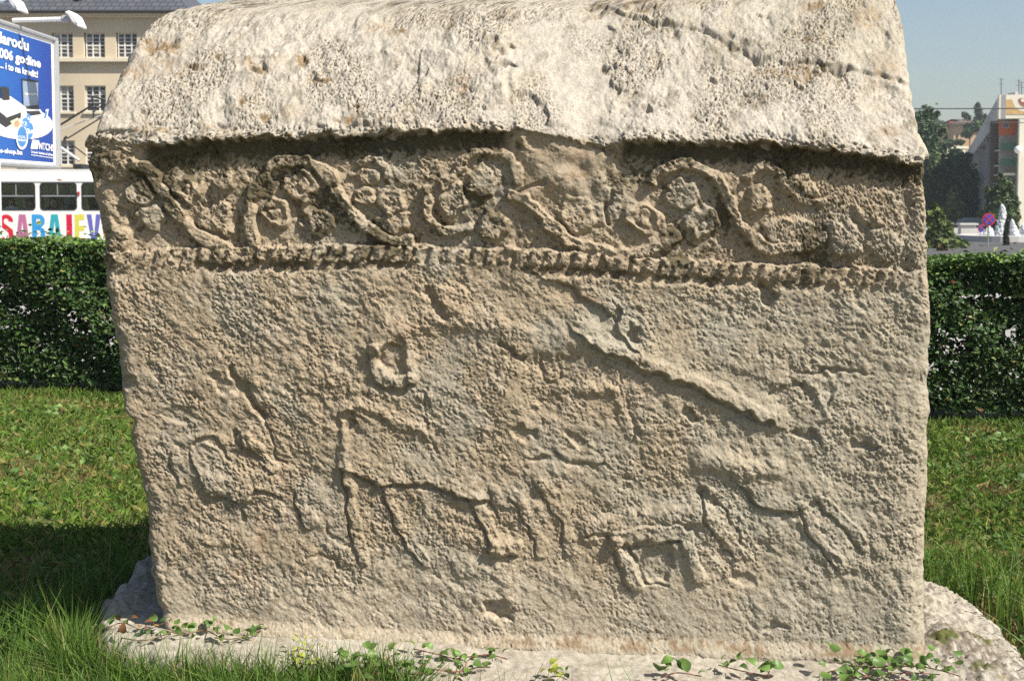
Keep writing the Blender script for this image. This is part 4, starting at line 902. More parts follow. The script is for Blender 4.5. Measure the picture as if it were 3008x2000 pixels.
# passengers seen through the tram windows
def person(label, px, py, top_mat, skin, hair_mat, longhair=False, lean=0.0, chin_hand=False, group='passengers in the tram'):
    h = at(px, py, TD+0.27); z0 = h.z-0.72; x0 = h.x; y0 = TD+0.27
    root = empty('person', (x0, y0, z0-0.02)); tag(root, label, 'person', group)
    P = {'pel': (0, 0.02, 0.08), 'sp': (0.02*lean, 0, 0.26), 'ch': (0.06*lean, 0, 0.42), 'nk': (0.09*lean, 0, 0.56), 'jaw': (0.10*lean+0.015, -0.015, 0.64), 'hd': (0.10*lean, 0, 0.73), 'tp': (0.10*lean, 0, 0.79),
         'ns': (0.10*lean+0.03, -0.095, 0.68), 'sl': (-0.17, 0, 0.46), 'sr': (0.19, 0, 0.46), 'el': (-0.23, -0.03, 0.22), 'er': (0.26, -0.06, 0.20), 'hl': (-0.08, -0.13, 0.12), 'hr': (0.12, -0.16, 0.14),
         'kl': (0.38, -0.09, 0.10), 'kr': (0.38, 0.1, 0.10), 'fl': (0.42, -0.09, -0.28), 'fr': (0.42, 0.1, -0.28)}
    if chin_hand: P['er'] = (0.20, -0.10, 0.30); P['hr'] = (0.11, -0.12, 0.60); P['er'] = (0.24, -0.12, 0.28)
    E = [('pel', 'sp'), ('sp', 'ch'), ('ch', 'nk'), ('nk', 'jaw'), ('jaw', 'hd'), ('hd', 'tp'), ('jaw', 'ns'), ('ch', 'sl'), ('ch', 'sr'), ('sl', 'el'), ('sr', 'er'), ('el', 'hl'), ('er', 'hr'), ('pel', 'kl'), ('pel', 'kr'), ('kl', 'fl'), ('kr', 'fr')]
    rad = {'pel': .14, 'sp': .135, 'ch': .14, 'nk': .058, 'jaw': .068, 'hd': .095, 'tp': .065, 'ns': .016, 'sl': .07, 'sr': .07, 'el': .048, 'er': .048, 'hl': .034, 'hr': .036, 'kl': .07, 'kr': .07, 'fl': .05, 'fr': .05}
    keys = list(P); me = bpy.data.meshes.new('body'); me.from_pydata([P[k] for k in keys], [(keys.index(a), keys.index(c)) for a, c in E], [])
    tmp = bpy.data.objects.new('tmp_body', me); COL.objects.link(tmp)
    sk = tmp.modifiers.new('skin', 'SKIN'); 
    for i, k in enumerate(keys):
        me.skin_vertices[0].data[i].radius = (rad[k], rad[k]*(0.75 if k in ('pel', 'sp', 'ch') else 1)); me.skin_vertices[0].data[i].use_root = (k == 'pel')
    tmp.modifiers.new('sub', 'SUBSURF').levels = 2
    dg = bpy.context.evaluated_depsgraph_get(); m2 = bpy.data.meshes.new_from_object(tmp.evaluated_get(dg)); bpy.data.objects.remove(tmp)
    m2.name = 'body'; m2.transform(Matrix.Translation((x0, y0, z0)))
    m2.materials.clear()
    for mm_ in (skin, top_mat, m_seat): m2.materials.append(mm_)
    for p in m2.polygons:
        p.use_smooth = True; cz = p.center.z-z0; cx = p.center.x-x0; cy = p.center.y-y0
        hand = (Vector((cx, cy, cz))-Vector(P['hr'])).length < 0.10 or (Vector((cx, cy, cz))-Vector(P['hl'])).length < 0.07
        p.material_index = 0 if (cz > 0.545 or hand) else (1 if cz > 0.16 or abs(cx) < 0.05 else 2)
    link('body', m2, None, root)
    hm = MB(); hc = (x0+0.10*lean-0.01, y0+0.012, z0+0.735)
    prof_ = [(0.085, -0.02), (0.104, 0.02), (0.098, 0.06), (0.07, 0.092), (0.0, 0.105)] if not longhair else [(0.075, -0.26), (0.10, -0.2), (0.098, -0.05), (0.108, 0.02), (0.10, 0.06), (0.07, 0.095), (0.0, 0.108)]
    vs = []; fs = []; nseg = 16
    for (r_, z) in prof_:
        for k in range(nseg):
            q = R(-50)+R(280)*k/(nseg-1) if z < 0.055 else R(-90)+2*math.pi*k/(nseg-1)
            vs.append((hc[0]+r_*math.cos(q), hc[1]+r_*math.sin(q), hc[2]+z))
    for i in range(len(prof_)-1):
        for k in range(nseg-1): fs.append((i*nseg+k, i*nseg+k+1, (i+1)*nseg+k+1, (i+1)*nseg+k))
    hm.add(vs, fs); hm.build('hair', hair_mat, root, smooth=True)
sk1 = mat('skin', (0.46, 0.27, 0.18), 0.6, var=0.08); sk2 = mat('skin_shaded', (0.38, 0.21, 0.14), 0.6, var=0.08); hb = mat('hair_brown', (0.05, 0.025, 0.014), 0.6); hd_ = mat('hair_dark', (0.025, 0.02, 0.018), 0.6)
person('person with long brown hair and white top at the tram window by the pole', 31, 590, mat('white_cloth', (0.66, 0.66, 0.62), 0.8), sk1, hb, longhair=True, lean=0.2)
person('person in a grey jacket seated at the right end of the left tram window', 91, 596, mat('grey_cloth', (0.25, 0.25, 0.25), 0.85), sk2, hb, lean=-0.2)
person('person in a dark shirt resting chin on hand at the middle tram window', 152, 590, mat('black_cloth', (0.02, 0.022, 0.03), 0.85), sk1, hd_, lean=0.4, chin_hand=True)

# ================================================================== OVERHEAD WIRES
m_wire = mat('wire', (0.05, 0.05, 0.05), 0.6)
for (py, d_, r_, lb) in ((318, 45, 0.022, 'upper overhead tram wire crossing the sky at the right'), (360, 47, 0.017, 'lower overhead tram wire crossing in front of the trees at the right')):
    a_ = at(1500, py, d_); b_ = at(3300, py, d_); m = MB(); m.tube([a_+(b_-a_)*q-Vector((0, 0, 0.10*math.sin(math.pi*q)*0.3)) for q in np.linspace(0, 1, 13)], r_, n=6); tag(m.build('overhead_wire', m_wire), lb, 'wire', 'overhead tram wires')
m = MB(); c_ = at(1500, 318, 46); m.tube([(c_.x, 46, -0.95), (c_.x, 46, c_.z+0.6)], [0.13, 0.09], n=12); m.tube([(c_.x, 44.6, c_.z+0.05), (c_.x, 47.4, c_.z+0.05)], 0.04, n=8)
tag(m.build('wire_pole', m_alu), 'steel pole behind the tombstone holding the overhead wires', 'pole')
# ================================================================== BILLBOARD
m_frame = mat('frame_grey', (0.36, 0.37, 0.38), 0.45, var=0.06, metallic=0.3); m_bwhite = mat('poster_white', (0.80, 0.80, 0.78), 0.5, var=0.03)
m_pole = mat('pole_grey', (0.45, 0.46, 0.46), 0.5, var=0.06); m_lampw = mat('lamp_white', (0.78, 0.78, 0.76), 0.4, var=0.04)
BB = Vector((at(178, 300, 16.25).x, 16.25, 0)); BA = Vector((at(0, 260, 14.4).x, 14.4, 0)); BA = BB+(BA-BB)*2.15         # panel runs almost straight away from the viewer
ZL, ZH = at(170, 498, 16.2).z, at(178, 113, 16.25).z
bdir = (BB-BA).normalized(); bn = Vector((bdir.y, -bdir.x, 0))          # face normal, towards +x
def bray(px, py, off=0.0):
    """point of the panel face under a photo pixel"""
    a, b = ray(px, py); d = Vector((float(a), 1, float(b))); o = Vector((0, 0, CAMZ))
    t_ = (BA+bn*off-o).dot(bn)/d.dot(bn); return o+d*t_
billboard = empty('billboard', (BA.x+bdir.x*1.2-0.14, BA.y+1.2, 0)); tag(billboard, 'blue advertising billboard with white lettering on a grey pole at the left', 'billboard')
def slab(name, s0, s1, z0, z1, o0, o1, mt, parent=None, bevel=0):
    L = (BB-BA).length; M = Matrix.Translation(BA) @ Matrix(((bdir.x, bn.x, 0, 0), (bdir.y, bn.y, 0, 0), (0, 0, 1, 0), (0, 0, 0, 1)))
    m = MB(); m.box((s0, o0, z0), (s1, o1, z1), M); return m.build(name, mt, parent or billboard, bevel=bevel)
LB = (BB-BA).length; fw = 0.055; fh = 0.10
slab('backing_panel', 0.05, LB-0.05, ZL+0.05, ZH-0.05, -0.28, -0.06, m_frame)
slab('frame_top', 0, LB, ZH-fw, ZH, -0.30, 0.0, m_frame, bevel=0.03); slab('frame_bottom', 0, LB, ZL, ZL+fw, -0.30, 0.0, m_frame, bevel=0.03)
slab('frame_side', LB-fh, LB, ZL+0.03, ZH-0.03, -0.302, 0.003, m_frame, bevel=0.03); slab('frame_side', 0, fh, ZL+0.03, ZH-0.03, -0.302, 0.003, m_frame, bevel=0.03)
slab('white_border', fh-0.01, LB-fh+0.01, ZL+fw-0.01, ZH-fw+0.01, -0.058, -0.045, m_bwhite)
wb = 0.045
m_blue, nt, b = nodes('poster_blue'); setin(b, Roughness=0.45)
tcn = nt.nodes.new('ShaderNodeTexCoord'); sx_ = nt.nodes.new('ShaderNodeSeparateXYZ'); nt.links.new(tcn.outputs['Object'], sx_.inputs[0])
mr_ = nt.nodes.new('ShaderNodeMapRange'); mr_.inputs['From Min'].default_value = 13.6; mr_.inputs['From Max'].default_value = 16.2; nt.links.new(sx_.outputs['Y'], mr_.inputs['Value'])
rp_ = nt.nodes.new('ShaderNodeValToRGB'); rp_.color_ramp.elements[0].color = (0.02, 0.13, 0.42, 1); rp_.color_ramp.elements[1].color = (0.008, 0.03, 0.22, 1)
nt.links.new(mr_.outputs[0], rp_.inputs[0]); nt.links.new(rp_.outputs[0], b.inputs['Base Color'])      # the print's own colour fade
poster = slab('poster', fh+0.07, LB-fh-0.075, ZL+fw+wb*0.7, ZH-fw-wb, -0.044, -0.040, m_blue)
OFF = -0.036
def bpoly(name, pts, mt, lvl=0, parent=None):
    m = MB(); m.add([bray(x, y, OFF+0.004*lvl) for x, y in pts], [tuple(range(len(pts)))]); return m.build(name, mt, parent or poster)
def ell(cx, cy, rx, ry, n=24, rot=0):
    c, s = math.cos(R(rot)), math.sin(R(rot)); return [(cx+rx*math.cos(q)*c-ry*math.sin(q)*s, cy+rx*math.cos(q)*s+ry*math.sin(q)*c) for q in np.linspace(0, 2*math.pi, n, endpoint=False)]
def text(name, body_, x0, yb0, x1, yb1, h, mt, lvl=1, bold=0.012, hr=None):
    """flat print: text fitted between two baseline pixels, cap height h (pixels) at the start, hr at the end"""
    cu = bpy.data.curves.new('txt', 'FONT'); cu.body = body_; cu.size = 1; cu.offset = bold; cu.resolution_u = 3
    t_ = bpy.data.objects.new('txt', cu); COL.objects.link(t_); dg = bpy.context.evaluated_depsgraph_get(); dg.update()
    me = bpy.data.meshes.new_from_object(t_.evaluated_get(dg)); bpy.data.objects.remove(t_)
    co = np.array([v.co[:] for v in me.vertices]); xa, xb = co[:, 0].min(), co[:, 0].max(); cap = 0.73
    hr = hr or h
    for v, c in zip(me.vertices, co):
        u_ = (c[0]-xa)/(xb-xa); px = x0+(x1-x0)*u_; py = yb0+(yb1-yb0)*u_-(h+(hr-h)*u_)*c[1]/cap
        v.co = bray(px, py, OFF+0.004*lvl)
    me.name = name; return link(name, me, mt, poster)
m_pw = mat('print_white', (0.82, 0.82, 0.82), 0.5, var=0.02); m_pg = mat('print_grey', (0.45, 0.46, 0.48), 0.5, var=0.1, scale=3); m_pd = mat('print_dark', (0.03, 0.028, 0.03), 0.4, var=0.1); m_pl = mat('print_pale', (0.68, 0.67, 0.68), 0.5, var=0.06, scale=3)
m_pb = mat('print_midblue', (0.06, 0.20, 0.48), 0.4, var=0.15, scale=6); m_pscr = mat('print_screen', (0.22, 0.28, 0.38), 0.4, var=0.45, scale=2)
text('headline_lettering', 'Narodu', -18, 121, 84, 150, 34, m_pw, bold=0.03, hr=32)
text('headline_lettering', '2006 godine', -16, 165, 119.5, 199, 29, m_pw, bold=0.03, hr=25)
text('headline_lettering', '... i to na kredit!', 0, 199, 111, 229, 20, m_pw, bold=0.025, hr=19)
bpoly('table_ellipse', [(x, y) for x, y in ell(52, 360, 104, 49, 40, 6)], m_pw, 0.3)
bpoly('printer_body', [(-20, 310), (20, 346), (62, 330), (62, 346), (18, 376), (-20, 350)], m_pd, 0.8)
bpoly('printer_lid', [(-20, 296), (30, 283), (78, 317), (70, 324), (22, 345), (-20, 315)], m_pl, 1.0)
bpoly('loudspeaker_print', [(2, 258), (8, 254), (26, 258), (29, 294), (10, 296), (4, 290)], m_pd, 1.2)
bpoly('laptop_screen', [(64, 231), (113, 237), (115, 323), (68, 320)], m_pd, 0.8); bpoly('laptop_display', [(66, 238), (112, 244), (112, 309), (70, 313)], m_pscr, 1.2)
text('laptop_lettering', 'Satellite Pro', 73, 279, 109, 280, 7, m_pw, lvl=1.7, bold=0.02)
bpoly('laptop_base', [(76, 322), (118, 322), (130, 338), (124, 353), (92, 358), (76, 340)], m_pl, 0.9); bpoly('laptop_keys', [(77, 327), (116, 326), (122, 336), (84, 342)], m_pd, 1.3)
bpoly('phone_print', [(135, 322), (143, 321), (132, 386), (120, 379)], m_pl, 1.0); bpoly('phone_screen', [(133, 328), (140, 327), (135, 348), (129, 349)], m_pb, 1.4); bpoly('phone_cradle', [(128, 370), (146, 380), (132, 387), (124, 384)], m_pg, 0.9)
bpoly('photo_print', [(30, 357), (52, 346), (64, 366), (46, 384)], mat('print_cream', (0.55, 0.52, 0.38), 0.5), 1.3); bpoly('photo_print', ell(50, 364, 8, 10), mat('print_skin', (0.40, 0.24, 0.16), 0.5), 1.7)
bpoly('price_bubble', ell(84, 347, 6, 13), m_pb, 1.6); bpoly('price_bubble', ell(73, 360, 9, 13), m_pb, 1.7); bpoly('price_bubble', ell(87, 384, 12, 24), m_pb, 1.8); bpoly('price_bubble', ell(65, 405, 17, 35), m_pw, 1.9); bpoly('price_bubble', ell(65, 402, 14.5, 31), m_pb, 2.1)
text('price_lettering', '6', 81, 353, 87, 354, 10, m_pw, lvl=2.3); text('price_lettering', '12', 66, 366, 79, 370, 11, m_pw, lvl=2.3); text('price_lettering', '24', 79, 391, 97, 395, 13, m_pw, lvl=2.3, bold=0.03)
text('price_lettering', 'NTCHS', 52, 405, 74, 407, 7, m_pw, lvl=2.5); text('price_lettering', 'KREDIT', 52, 414, 76, 417, 7, m_pw, lvl=2.5)
for k in range(3): bpoly('logo_bar', [(90+k*7, 437+k*0.6), (95.5+k*7, 411+k*0.6), (101+k*7, 412+k*0.6), (95.5+k*7, 438+k*0.6)], m_pw, 1)
text('logo_lettering', 'NTCHS', 115, 438, 159, 445, 20, m_pw, bold=0.02, hr=20); text('logo_lettering', 'Computer Hardware & Software', 91, 449, 158, 459, 7, m_pw, bold=0.02)
bpoly('logo_rule', [(91, 454.5), (158, 464.5), (158, 466), (91, 456)], m_pw, 1)
text('web_lettering', 'www.ntchs-shop.ba', -70, 441, 66, 455, 14, m_pw, bold=0.02)
pm = MB(); pc = at(-17, 620, 14.3); pm.tube([(pc.x-0.07, 14.3, -0.5), (pc.x-0.07, 14.3, 1.72)], 0.145, n=20); pm.build('pole', m_pole, billboard, smooth=True)
pm = MB(); pm.tube([(pc.x-0.04, 14.3, 3.38), (pc.x-0.04, 14.3, 4.2)], 0.145, n=20); pm.build('pole_top', m_pole, billboard, smooth=True)
def flood(d_, arm, head):
    A1, A2 = at(arm[0], arm[1], d_), at(arm[2], arm[3], d_)
    m = MB(); m.tube([A1, A2], 0.028, n=8); o = m.build('lamp_arm', m_lampw, billboard)
    m = MB(); m.tube([at(x, y, d_) for x, y in ((arm[2]-2, arm[3]), (head[0], head[1]))], 0.045, n=8); m.build('lamp_bracket', m_frame, o)
    m = MB(); c = [at(x, y, d_) for x, y in ((head[0]+2, head[1]-16), (head[0]+16, head[1]-20), (head[0]+33, head[1]-6), (head[0]+47, head[1]+24), (head[0]+44, head[1]+28), (head[0]+24, head[1]+14), (head[0]+14, head[1]-4))]
    m.prism([p-Vector((0, 0.14, 0)) for p in c], (0, 0.28, 0)); m.build('lamp_head', m_lampw, o, bevel=0.02)
flood(15.0, (38, 61, 186, 57), (198, 56)); flood(13.6, (-60, 2, 24, 3), (24, 10))

# ================================================================== BUILDING AT THE LEFT
m_cream = mat('cream_render', (0.47, 0.40, 0.29), 0.9, var=0.12, scale=0.35, bump=0.1, bscale=12); m_trim = mat('pale_trim', (0.56, 0.50, 0.39), 0.85, var=0.05)
m_wfr = mat('white_window_frame', (0.60, 0.59, 0.55), 0.6, var=0.05); m_pane, nt, b = nodes('window_pane'); setin(b, Roughness=0.12); b.inputs['Base Color'].default_value = (0.06, 0.065, 0.075, 1)
oi = nt.nodes.new('ShaderNodeObjectInfo'); rp_ = nt.nodes.new('ShaderNodeValToRGB'); rp_.color_ramp.elements[0].color = (0.02, 0.022, 0.03, 1); rp_.color_ramp.elements[1].color = (0.085, 0.085, 0.10, 1); e_ = rp_.color_ramp.elements.new(0.82); e_.color = (0.09, 0.09, 0.105, 1); e_ = rp_.color_ramp.elements.new(0.85); e_.color = (0.26, 0.25, 0.23, 1); rp_.color_ramp.elements[-1].color = (0.30, 0.29, 0.27, 1); nt.links.new(oi.outputs['Random'], rp_.inputs[0]); nt.links.new(rp_.outputs[0], b.inputs['Base Color'])
m_slate, nt, b = nodes('slate_roof'); setin(b, Roughness=0.7)
tcn = nt.nodes.new('ShaderNodeTexCoord'); bk = nt.nodes.new('ShaderNodeTexBrick'); bk.inputs['Scale'].default_value = 1.0; bk.inputs['Brick Width'].default_value = 0.45; bk.inputs['Row Height'].default_value = 0.4; bk.inputs['Mortar Size'].default_value = 0.04
bk.inputs['Color1'].default_value = (0.055, 0.06, 0.075, 1); bk.inputs['Color2'].default_value = (0.075, 0.08, 0.095, 1); bk.inputs['Mortar'].default_value = (0.03, 0.032, 0.04, 1)
nt.links.new(tcn.outputs['Object'], bk.inputs['Vector']); nt.links.new(bk.outputs['Color'], b.inputs['Base Color'])
BD = 70.0
def bp_(px, py): v = at(px, py, BD); return v.x, v.z
X0b, X1b = bp_(-330, 300)[0], bp_(545, 300)[0]
rows = [(97, 170), (252, 328), (413, 485), (570, 650)]; colsx = [(155+94*k, 217+94*k) for k in range(-4, 5)]
bld = empty('office_building', ((X0b+X1b)/2, BD+6, -0.95)); tag(bld, 'cream rendered building with slate roof and white gridded windows behind the tram', 'building')
wl_ = MB(); zs = [bp_(0, 47)[1]]+[bp_(0, y)[1] for r0 in rows for y in r0]+[-1.0]
for i in range(0, len(zs), 2): wl_.box((X0b, BD, zs[i+1]), (X1b, BD+0.4, zs[i]))
for (y0, y1) in rows:
    za, zb_ = bp_(0, y0)[1], bp_(0, y1)[1]; e = [X0b]
    for (c0, c1) in colsx: e += [bp_(c0, 300)[0], bp_(c1, 300)[0]]
    e.append(X1b)
    for i in range(0, len(e), 2):
        if e[i+1] > e[i]: wl_.box((e[i], BD+0.0015, zb_), (e[i+1], BD+0.3985, za))
wl_.box((X0b, BD+0.401, -1), (X1b, BD+12, zs[0])); wl_.build('wall', m_cream, bld)
tm = MB(); tm.box((X0b-0.2, BD-0.45, bp_(0, 47)[1]), (X1b+0.2, BD+0.3, bp_(0, 40)[1])); tm.box((X0b-0.2, BD-0.25, bp_(0, 53)[1]), (X1b+0.2, BD-0.002, bp_(0, 47.3)[1])); tm.build('cornice', m_trim, bld)
tm = MB(); tm.box((X0b-0.05, BD-0.32, bp_(0, 183)[1]), (X1b+0.05, BD-0.003, bp_(0, 173.5)[1])); tm.build('string_course', m_trim, bld)
rf = MB(); z0 = bp_(0, 40)[1]; rf.add([(X0b-0.5, BD-0.55, z0), (X1b+0.5, BD-0.55, z0), (X1b+0.5, BD+12.5, z0), (X0b-0.5, BD+12.5, z0), (X0b+4, BD+6, z0+4.6), (X1b-4, BD+6, z0+4.6)], [(0, 1, 5, 4), (1, 2, 5), (2, 3, 4, 5), (3, 0, 4), (0, 3, 2, 1)]); rfo = rf.build('roof', m_slate, bld)
gm = MB(); gm.tube([(X0b-0.5, BD-0.58, z0+0.03), (X1b+0.5, BD-0.58, z0+0.03)], 0.09, n=8); gm.build('gutter', m_dark, rfo)
cm = MB(); v = at(231, 3, BD+0.6); cm.lathe([(0.16, -0.5), (0.16, 0.0), (0.22, 0.05), (0.22, 0.25), (0.0, 0.3)], (v.x, BD+0.6, v.z), n=10); cm.build('vent_pipe', m_dark, rfo)
pane_me = None
for (y0, y1) in rows[:3]:
    for (c0, c1) in colsx[3:8]:
        (xa, za), (xb, zb_) = bp_(c0, y0), bp_(c1, y1); w_ = xb-xa; h_ = za-zb_
        sl_ = MB(); sl_.box((xa-0.08, BD-0.12, zb_-0.14), (xb+0.08, BD-0.004, zb_-0.02))
        fr_ = MB(); yy = BD+0.16; t1, t2 = 0.06, 0.014
        fr_.box((xa, yy, zb_), (xa+t1, yy+0.08, za)); fr_.box((xb-t1, yy, zb_), (xb, yy+0.08, za)); fr_.box((xa+t1, yy, za-t1), (xb-t1, yy+0.08, za)); fr_.box((xa+t1, yy, zb_), (xb-t1, yy+0.08, zb_+t1))
        for q in (1/3, 2/3): fr_.box((xa+w_*q-t1*0.6, yy+0.001, zb_+t1), (xa+w_*q+t1*0.6, yy+0.078, za-t1))
        zm = zb_+h_*0.5; fr_.box((xa+t1, yy+0.002, zm-t1*0.6), (xb-t1, yy+0.076, zm+t1*0.6))
        zr = [zb_+t1+(h_-2*t1)*q/6 for q in range(7)]
        for q in (1, 2, 4, 5): fr_.box((xa+t1, yy+0.003, zr[q]-t2), (xb-t1, yy+0.074, zr[q]+t2))
        wo = fr_.build('window', m_wfr, bld); sl_.build('sill', m_trim, wo)
        pw, ph = w_/3, h_/6
        if pane_me is None:
            pane_me = bpy.data.meshes.new('pane'); pane_me.from_pydata([(-.5, 0, -.5), (.5, 0, -.5), (.5, 0, .5), (-.5, 0, .5)], [], [(0, 1, 2, 3)]); pane_me.materials.append(m_pane)
        for i in range(3):
            for j in range(6):
                o = link('pane', pane_me, None, wo); o.location = (xa+pw*(i+0.5), yy+0.05, zb_+ph*(j+0.5)); o.scale = (pw, 1, ph)

# ================================================================== BUILDING AT THE RIGHT
m_conc = mat('shaded_concrete', (0.42, 0.41, 0.40), 0.9, var=0.07, scale=0.5, bump=0.1, bscale=6); m_ivory = mat('ivory_render', (0.70, 0.66, 0.55), 0.85, var=0.04, scale=0.5)
m_orange = mat('orange_panel', (0.42, 0.10, 0.03), 0.7, var=0.1); m_green = mat('green_panel', (0.05, 0.13, 0.08), 0.6, var=0.15); m_brown = mat('brown_wall', (0.10, 0.08, 0.065), 0.9, var=0.15, scale=0.6)
m_gold = mat('ochre_mosaic', (0.50, 0.33, 0.13), 0.7, var=0.2, scale=6); m_redm = mat('red_mosaic', (0.36, 0.07, 0.03), 0.7, var=0.15, scale=4)
C0 = Vector((at(2935, 300, 95).x, 95, 0)); C1 = Vector((at(2842, 440, 212).x, 212, 0))
sdir = (C1-C0).normalized(); fdir = Vector((sdir.y, -sdir.x, 0)).normalized(); fdir = Vector((0.985, -0.17, 0)).normalized()
ztop = at(2935, 279, 95).z; zpar = at(2935, 349, 95).z; zg = -0.95; Ls = (C1-C0).length
hall = empty('exhibition_hall', (C0.x+14, C0.y+30, zg)); tag(hall, 'tall pale hall with deep roof parapet, grey fins and recessed balconies at the right', 'building')
def wq(p, u_, v_, lo, hi, t_):            # box between two corners along sdir/fdir
    pass
def obox(o, d, n, s0, s1, t0, t1, z0, z1, m):
    M = Matrix(((d.x, n.x, 0, o.x), (d.y, n.y, 0, o.y), (0, 0, 1, 0), (0, 0, 0, 1))); m.box((s0, t0, z0), (s1, t1, z1), M); return m
inn = Vector((sdir.y, -sdir.x, 0))         # to the right of the side wall, into the building
m = MB(); obox(C0, sdir, inn, 0, Ls, 0, 0.5, zpar, ztop, m); m.build('side_parapet', m_conc, hall)
m = MB(); obox(C0, fdir, Vector((-fdir.y, fdir.x, 0)), 0.51, 22, 0, 0.5, zpar, ztop, m); obox(C0, fdir, Vector((-fdir.y, fdir.x, 0)), 0, 0.508, -0.02, 0.52, zpar-0.01, ztop+0.01, m); fpar = m.build('front_parapet', m_ivory, hall)
m = MB(); m.add([tuple(C0+Vector((0, 0, ztop-0.1))), tuple(C0+fdir*22+Vector((0, 0, ztop-0.1))), tuple(C1+inn*22+Vector((0, 0, ztop-0.1))), tuple(C1+Vector((0, 0, ztop-0.1)))], [(0, 1, 2, 3)])
m.add([tuple(C0+Vector((0, 0, zpar+0.05))), tuple(C0+fdir*22+Vector((0, 0, zpar+0.05))), tuple(C1+inn*22+Vector((0, 0, zpar+0.05))), tuple(C1+Vector((0, 0, zpar+0.05)))], [(3, 2, 1, 0)]); m.build('roof', m_conc, hall)
# side wall set back, with fins standing in front of it
m = MB(); obox(C0, sdir, inn, 4, Ls-0.5, 2.6, 3.0, zg, zpar+0.04, m); m.build('side_wall', m_conc, hall)
for px in (2926, 2909, 2890, 2871, 2858, 2850):
    a, _ = ray(px, 500); t_ = (C0.y*float(a)-C0.x)/(sdir.x-sdir.y*float(a))
    m = MB(); obox(C0, sdir, inn, t_-0.3, t_+0.35, 0.15, 2.5, zg, zpar+0.045, m); m.build('fin', m_conc, hall)
ninn = Vector((-fdir.y, fdir.x, 0))
def fx(px): 
    a, _ = ray(px, 400); return (C0.y*float(a)-C0.x)/(fdir.x-fdir.y*float(a))
def fz(py, px=2970): return at(px, py, C0.y-0.2).z
m = MB(); obox(C0, fdir, ninn, fx(2994.5), 22, 0.02, 0.48, zg, zpar-0.012, m); m.build('front_wall', m_ivory, hall)
m = MB(); obox(C0, fdir, ninn, 0.02, fx(2994), 3.0, 3.3, zg, zpar-0.012, m); m.build('loggia_wall', m_brown, hall)
m = MB(); obox(C0, fdir, ninn, fx(2946), fx(2994), 1.2, 1.5, fz(395), fz(352), m); op = m.build('orange_panel', m_orange, hall)
m = MB(); obox(C0, fdir, ninn, fx(2953), fx(2974), 1.1, 1.198, fz(374), fz(354), m); wo = m.build('window', m_alu, hall)
m = MB(); obox(C0, fdir, ninn, fx(2955), fx(2972), 1.085, 1.099, fz(372.5), fz(355.5), m); m.build('pane', m_pane, wo)
for (y0, y1, mt) in ((418, 441, m_green), (465, 487, m_green), (508, 515, m_ivory), (528, 540, m_brown), (572, 580, m_ivory)):
    m = MB(); obox(C0, fdir, ninn, fx(2950), fx(2993.5), 0.9, 1.2, fz(y1), fz(y0), m); m.build('balcony', mt, hall)
    m = MB(); obox(C0, fdir, ninn, fx(2945), fx(2993.5), 1.21, 2.98, fz(y1), fz(y1-3), m); m.build('balcony_floor', m_conc, hall)
m = MB(); c_ = C0+fdir*fx(2988)-ninn*0.35; m.lathe([(0.0, -0.3), (0.2, -0.22), (0.3, 0.0), (0.2, 0.22), (0.0, 0.3)], (c_.x, c_.y, fz(441)), n=14); m.build('globe_lamp', m_bwhite, hall, smooth=True)
# emblem on the parapet: ochre field with a pale ring and red disc
def fpt(px, py, off):
    a, b_ = ray(px, py); o = C0-ninn*off; d = Vector((float(a), 1, 0)); t_ = (o.x-0*0)*1.0
    det = d.x*(-fdir.y)+d.y*fdir.x; k = (o.x*(-fdir.y)+o.y*fdir.x)/det
    return Vector((d.x*k, d.y*k, CAMZ+float(b_)*k))
def fpoly(name, pts, mt, off):
    m = MB(); m.add([fpt(x, y, off) for x, y in pts], [tuple(range(len(pts)))]); m.build(name, mt, fpar)
fpoly('emblem_field', [(2953, 293), (2973, 293), (2977, 306), (2985, 318), (2997, 326), (3012, 330), (3055, 330), (3055, 337), (2953, 336)], m_gold, 0.03)
fpoly('emblem_disc', [(2992, 290), (2994, 300), (3001, 309), (3012, 314), (3024, 309), (3031, 300), (3033, 290)], m_redm, 0.03); fpoly('emblem_centre', ell(3005, 296, 6.5, 5), m_ivory, 0.05)
for px, h_, arm in ((2941, 50, 9), (2993, 46, 8), (3001, 40, 6)):
    b0 = at(px, 281, 99); t0 = at(px, 281-h_, 99); m = MB(); m.tube([b0, t0], 0.03, n=6); m.tube([t0-Vector((0.3, 0, 0.05)), t0+Vector((0.25, 0, -0.05))], 0.02, n=5); m.tube([t0-Vector((0.22, 0, 0.45)), t0+Vector((0.22, 0, -0.45))], 0.02, n=5)
    tag(m.build('aerial', m_wire), {2941: 'thin television aerial nearest the corner of the hall roof', 2993: 'middle television aerial on the hall roof beside a small box', 3001: 'rightmost television aerial on the hall roof'}[px], 'aerial', 'aerials on the hall roof')
m = MB(); p0, p1 = at(2981, 281, 98), at(2992, 271, 98); m.box((p0.x, 98, p0.z-0.3), (p1.x, 99.5, p1.z), None); tag(m.build('roof_unit', m_conc, bevel=0.03), 'small grey box unit standing on the hall roof edge', 'roof unit')

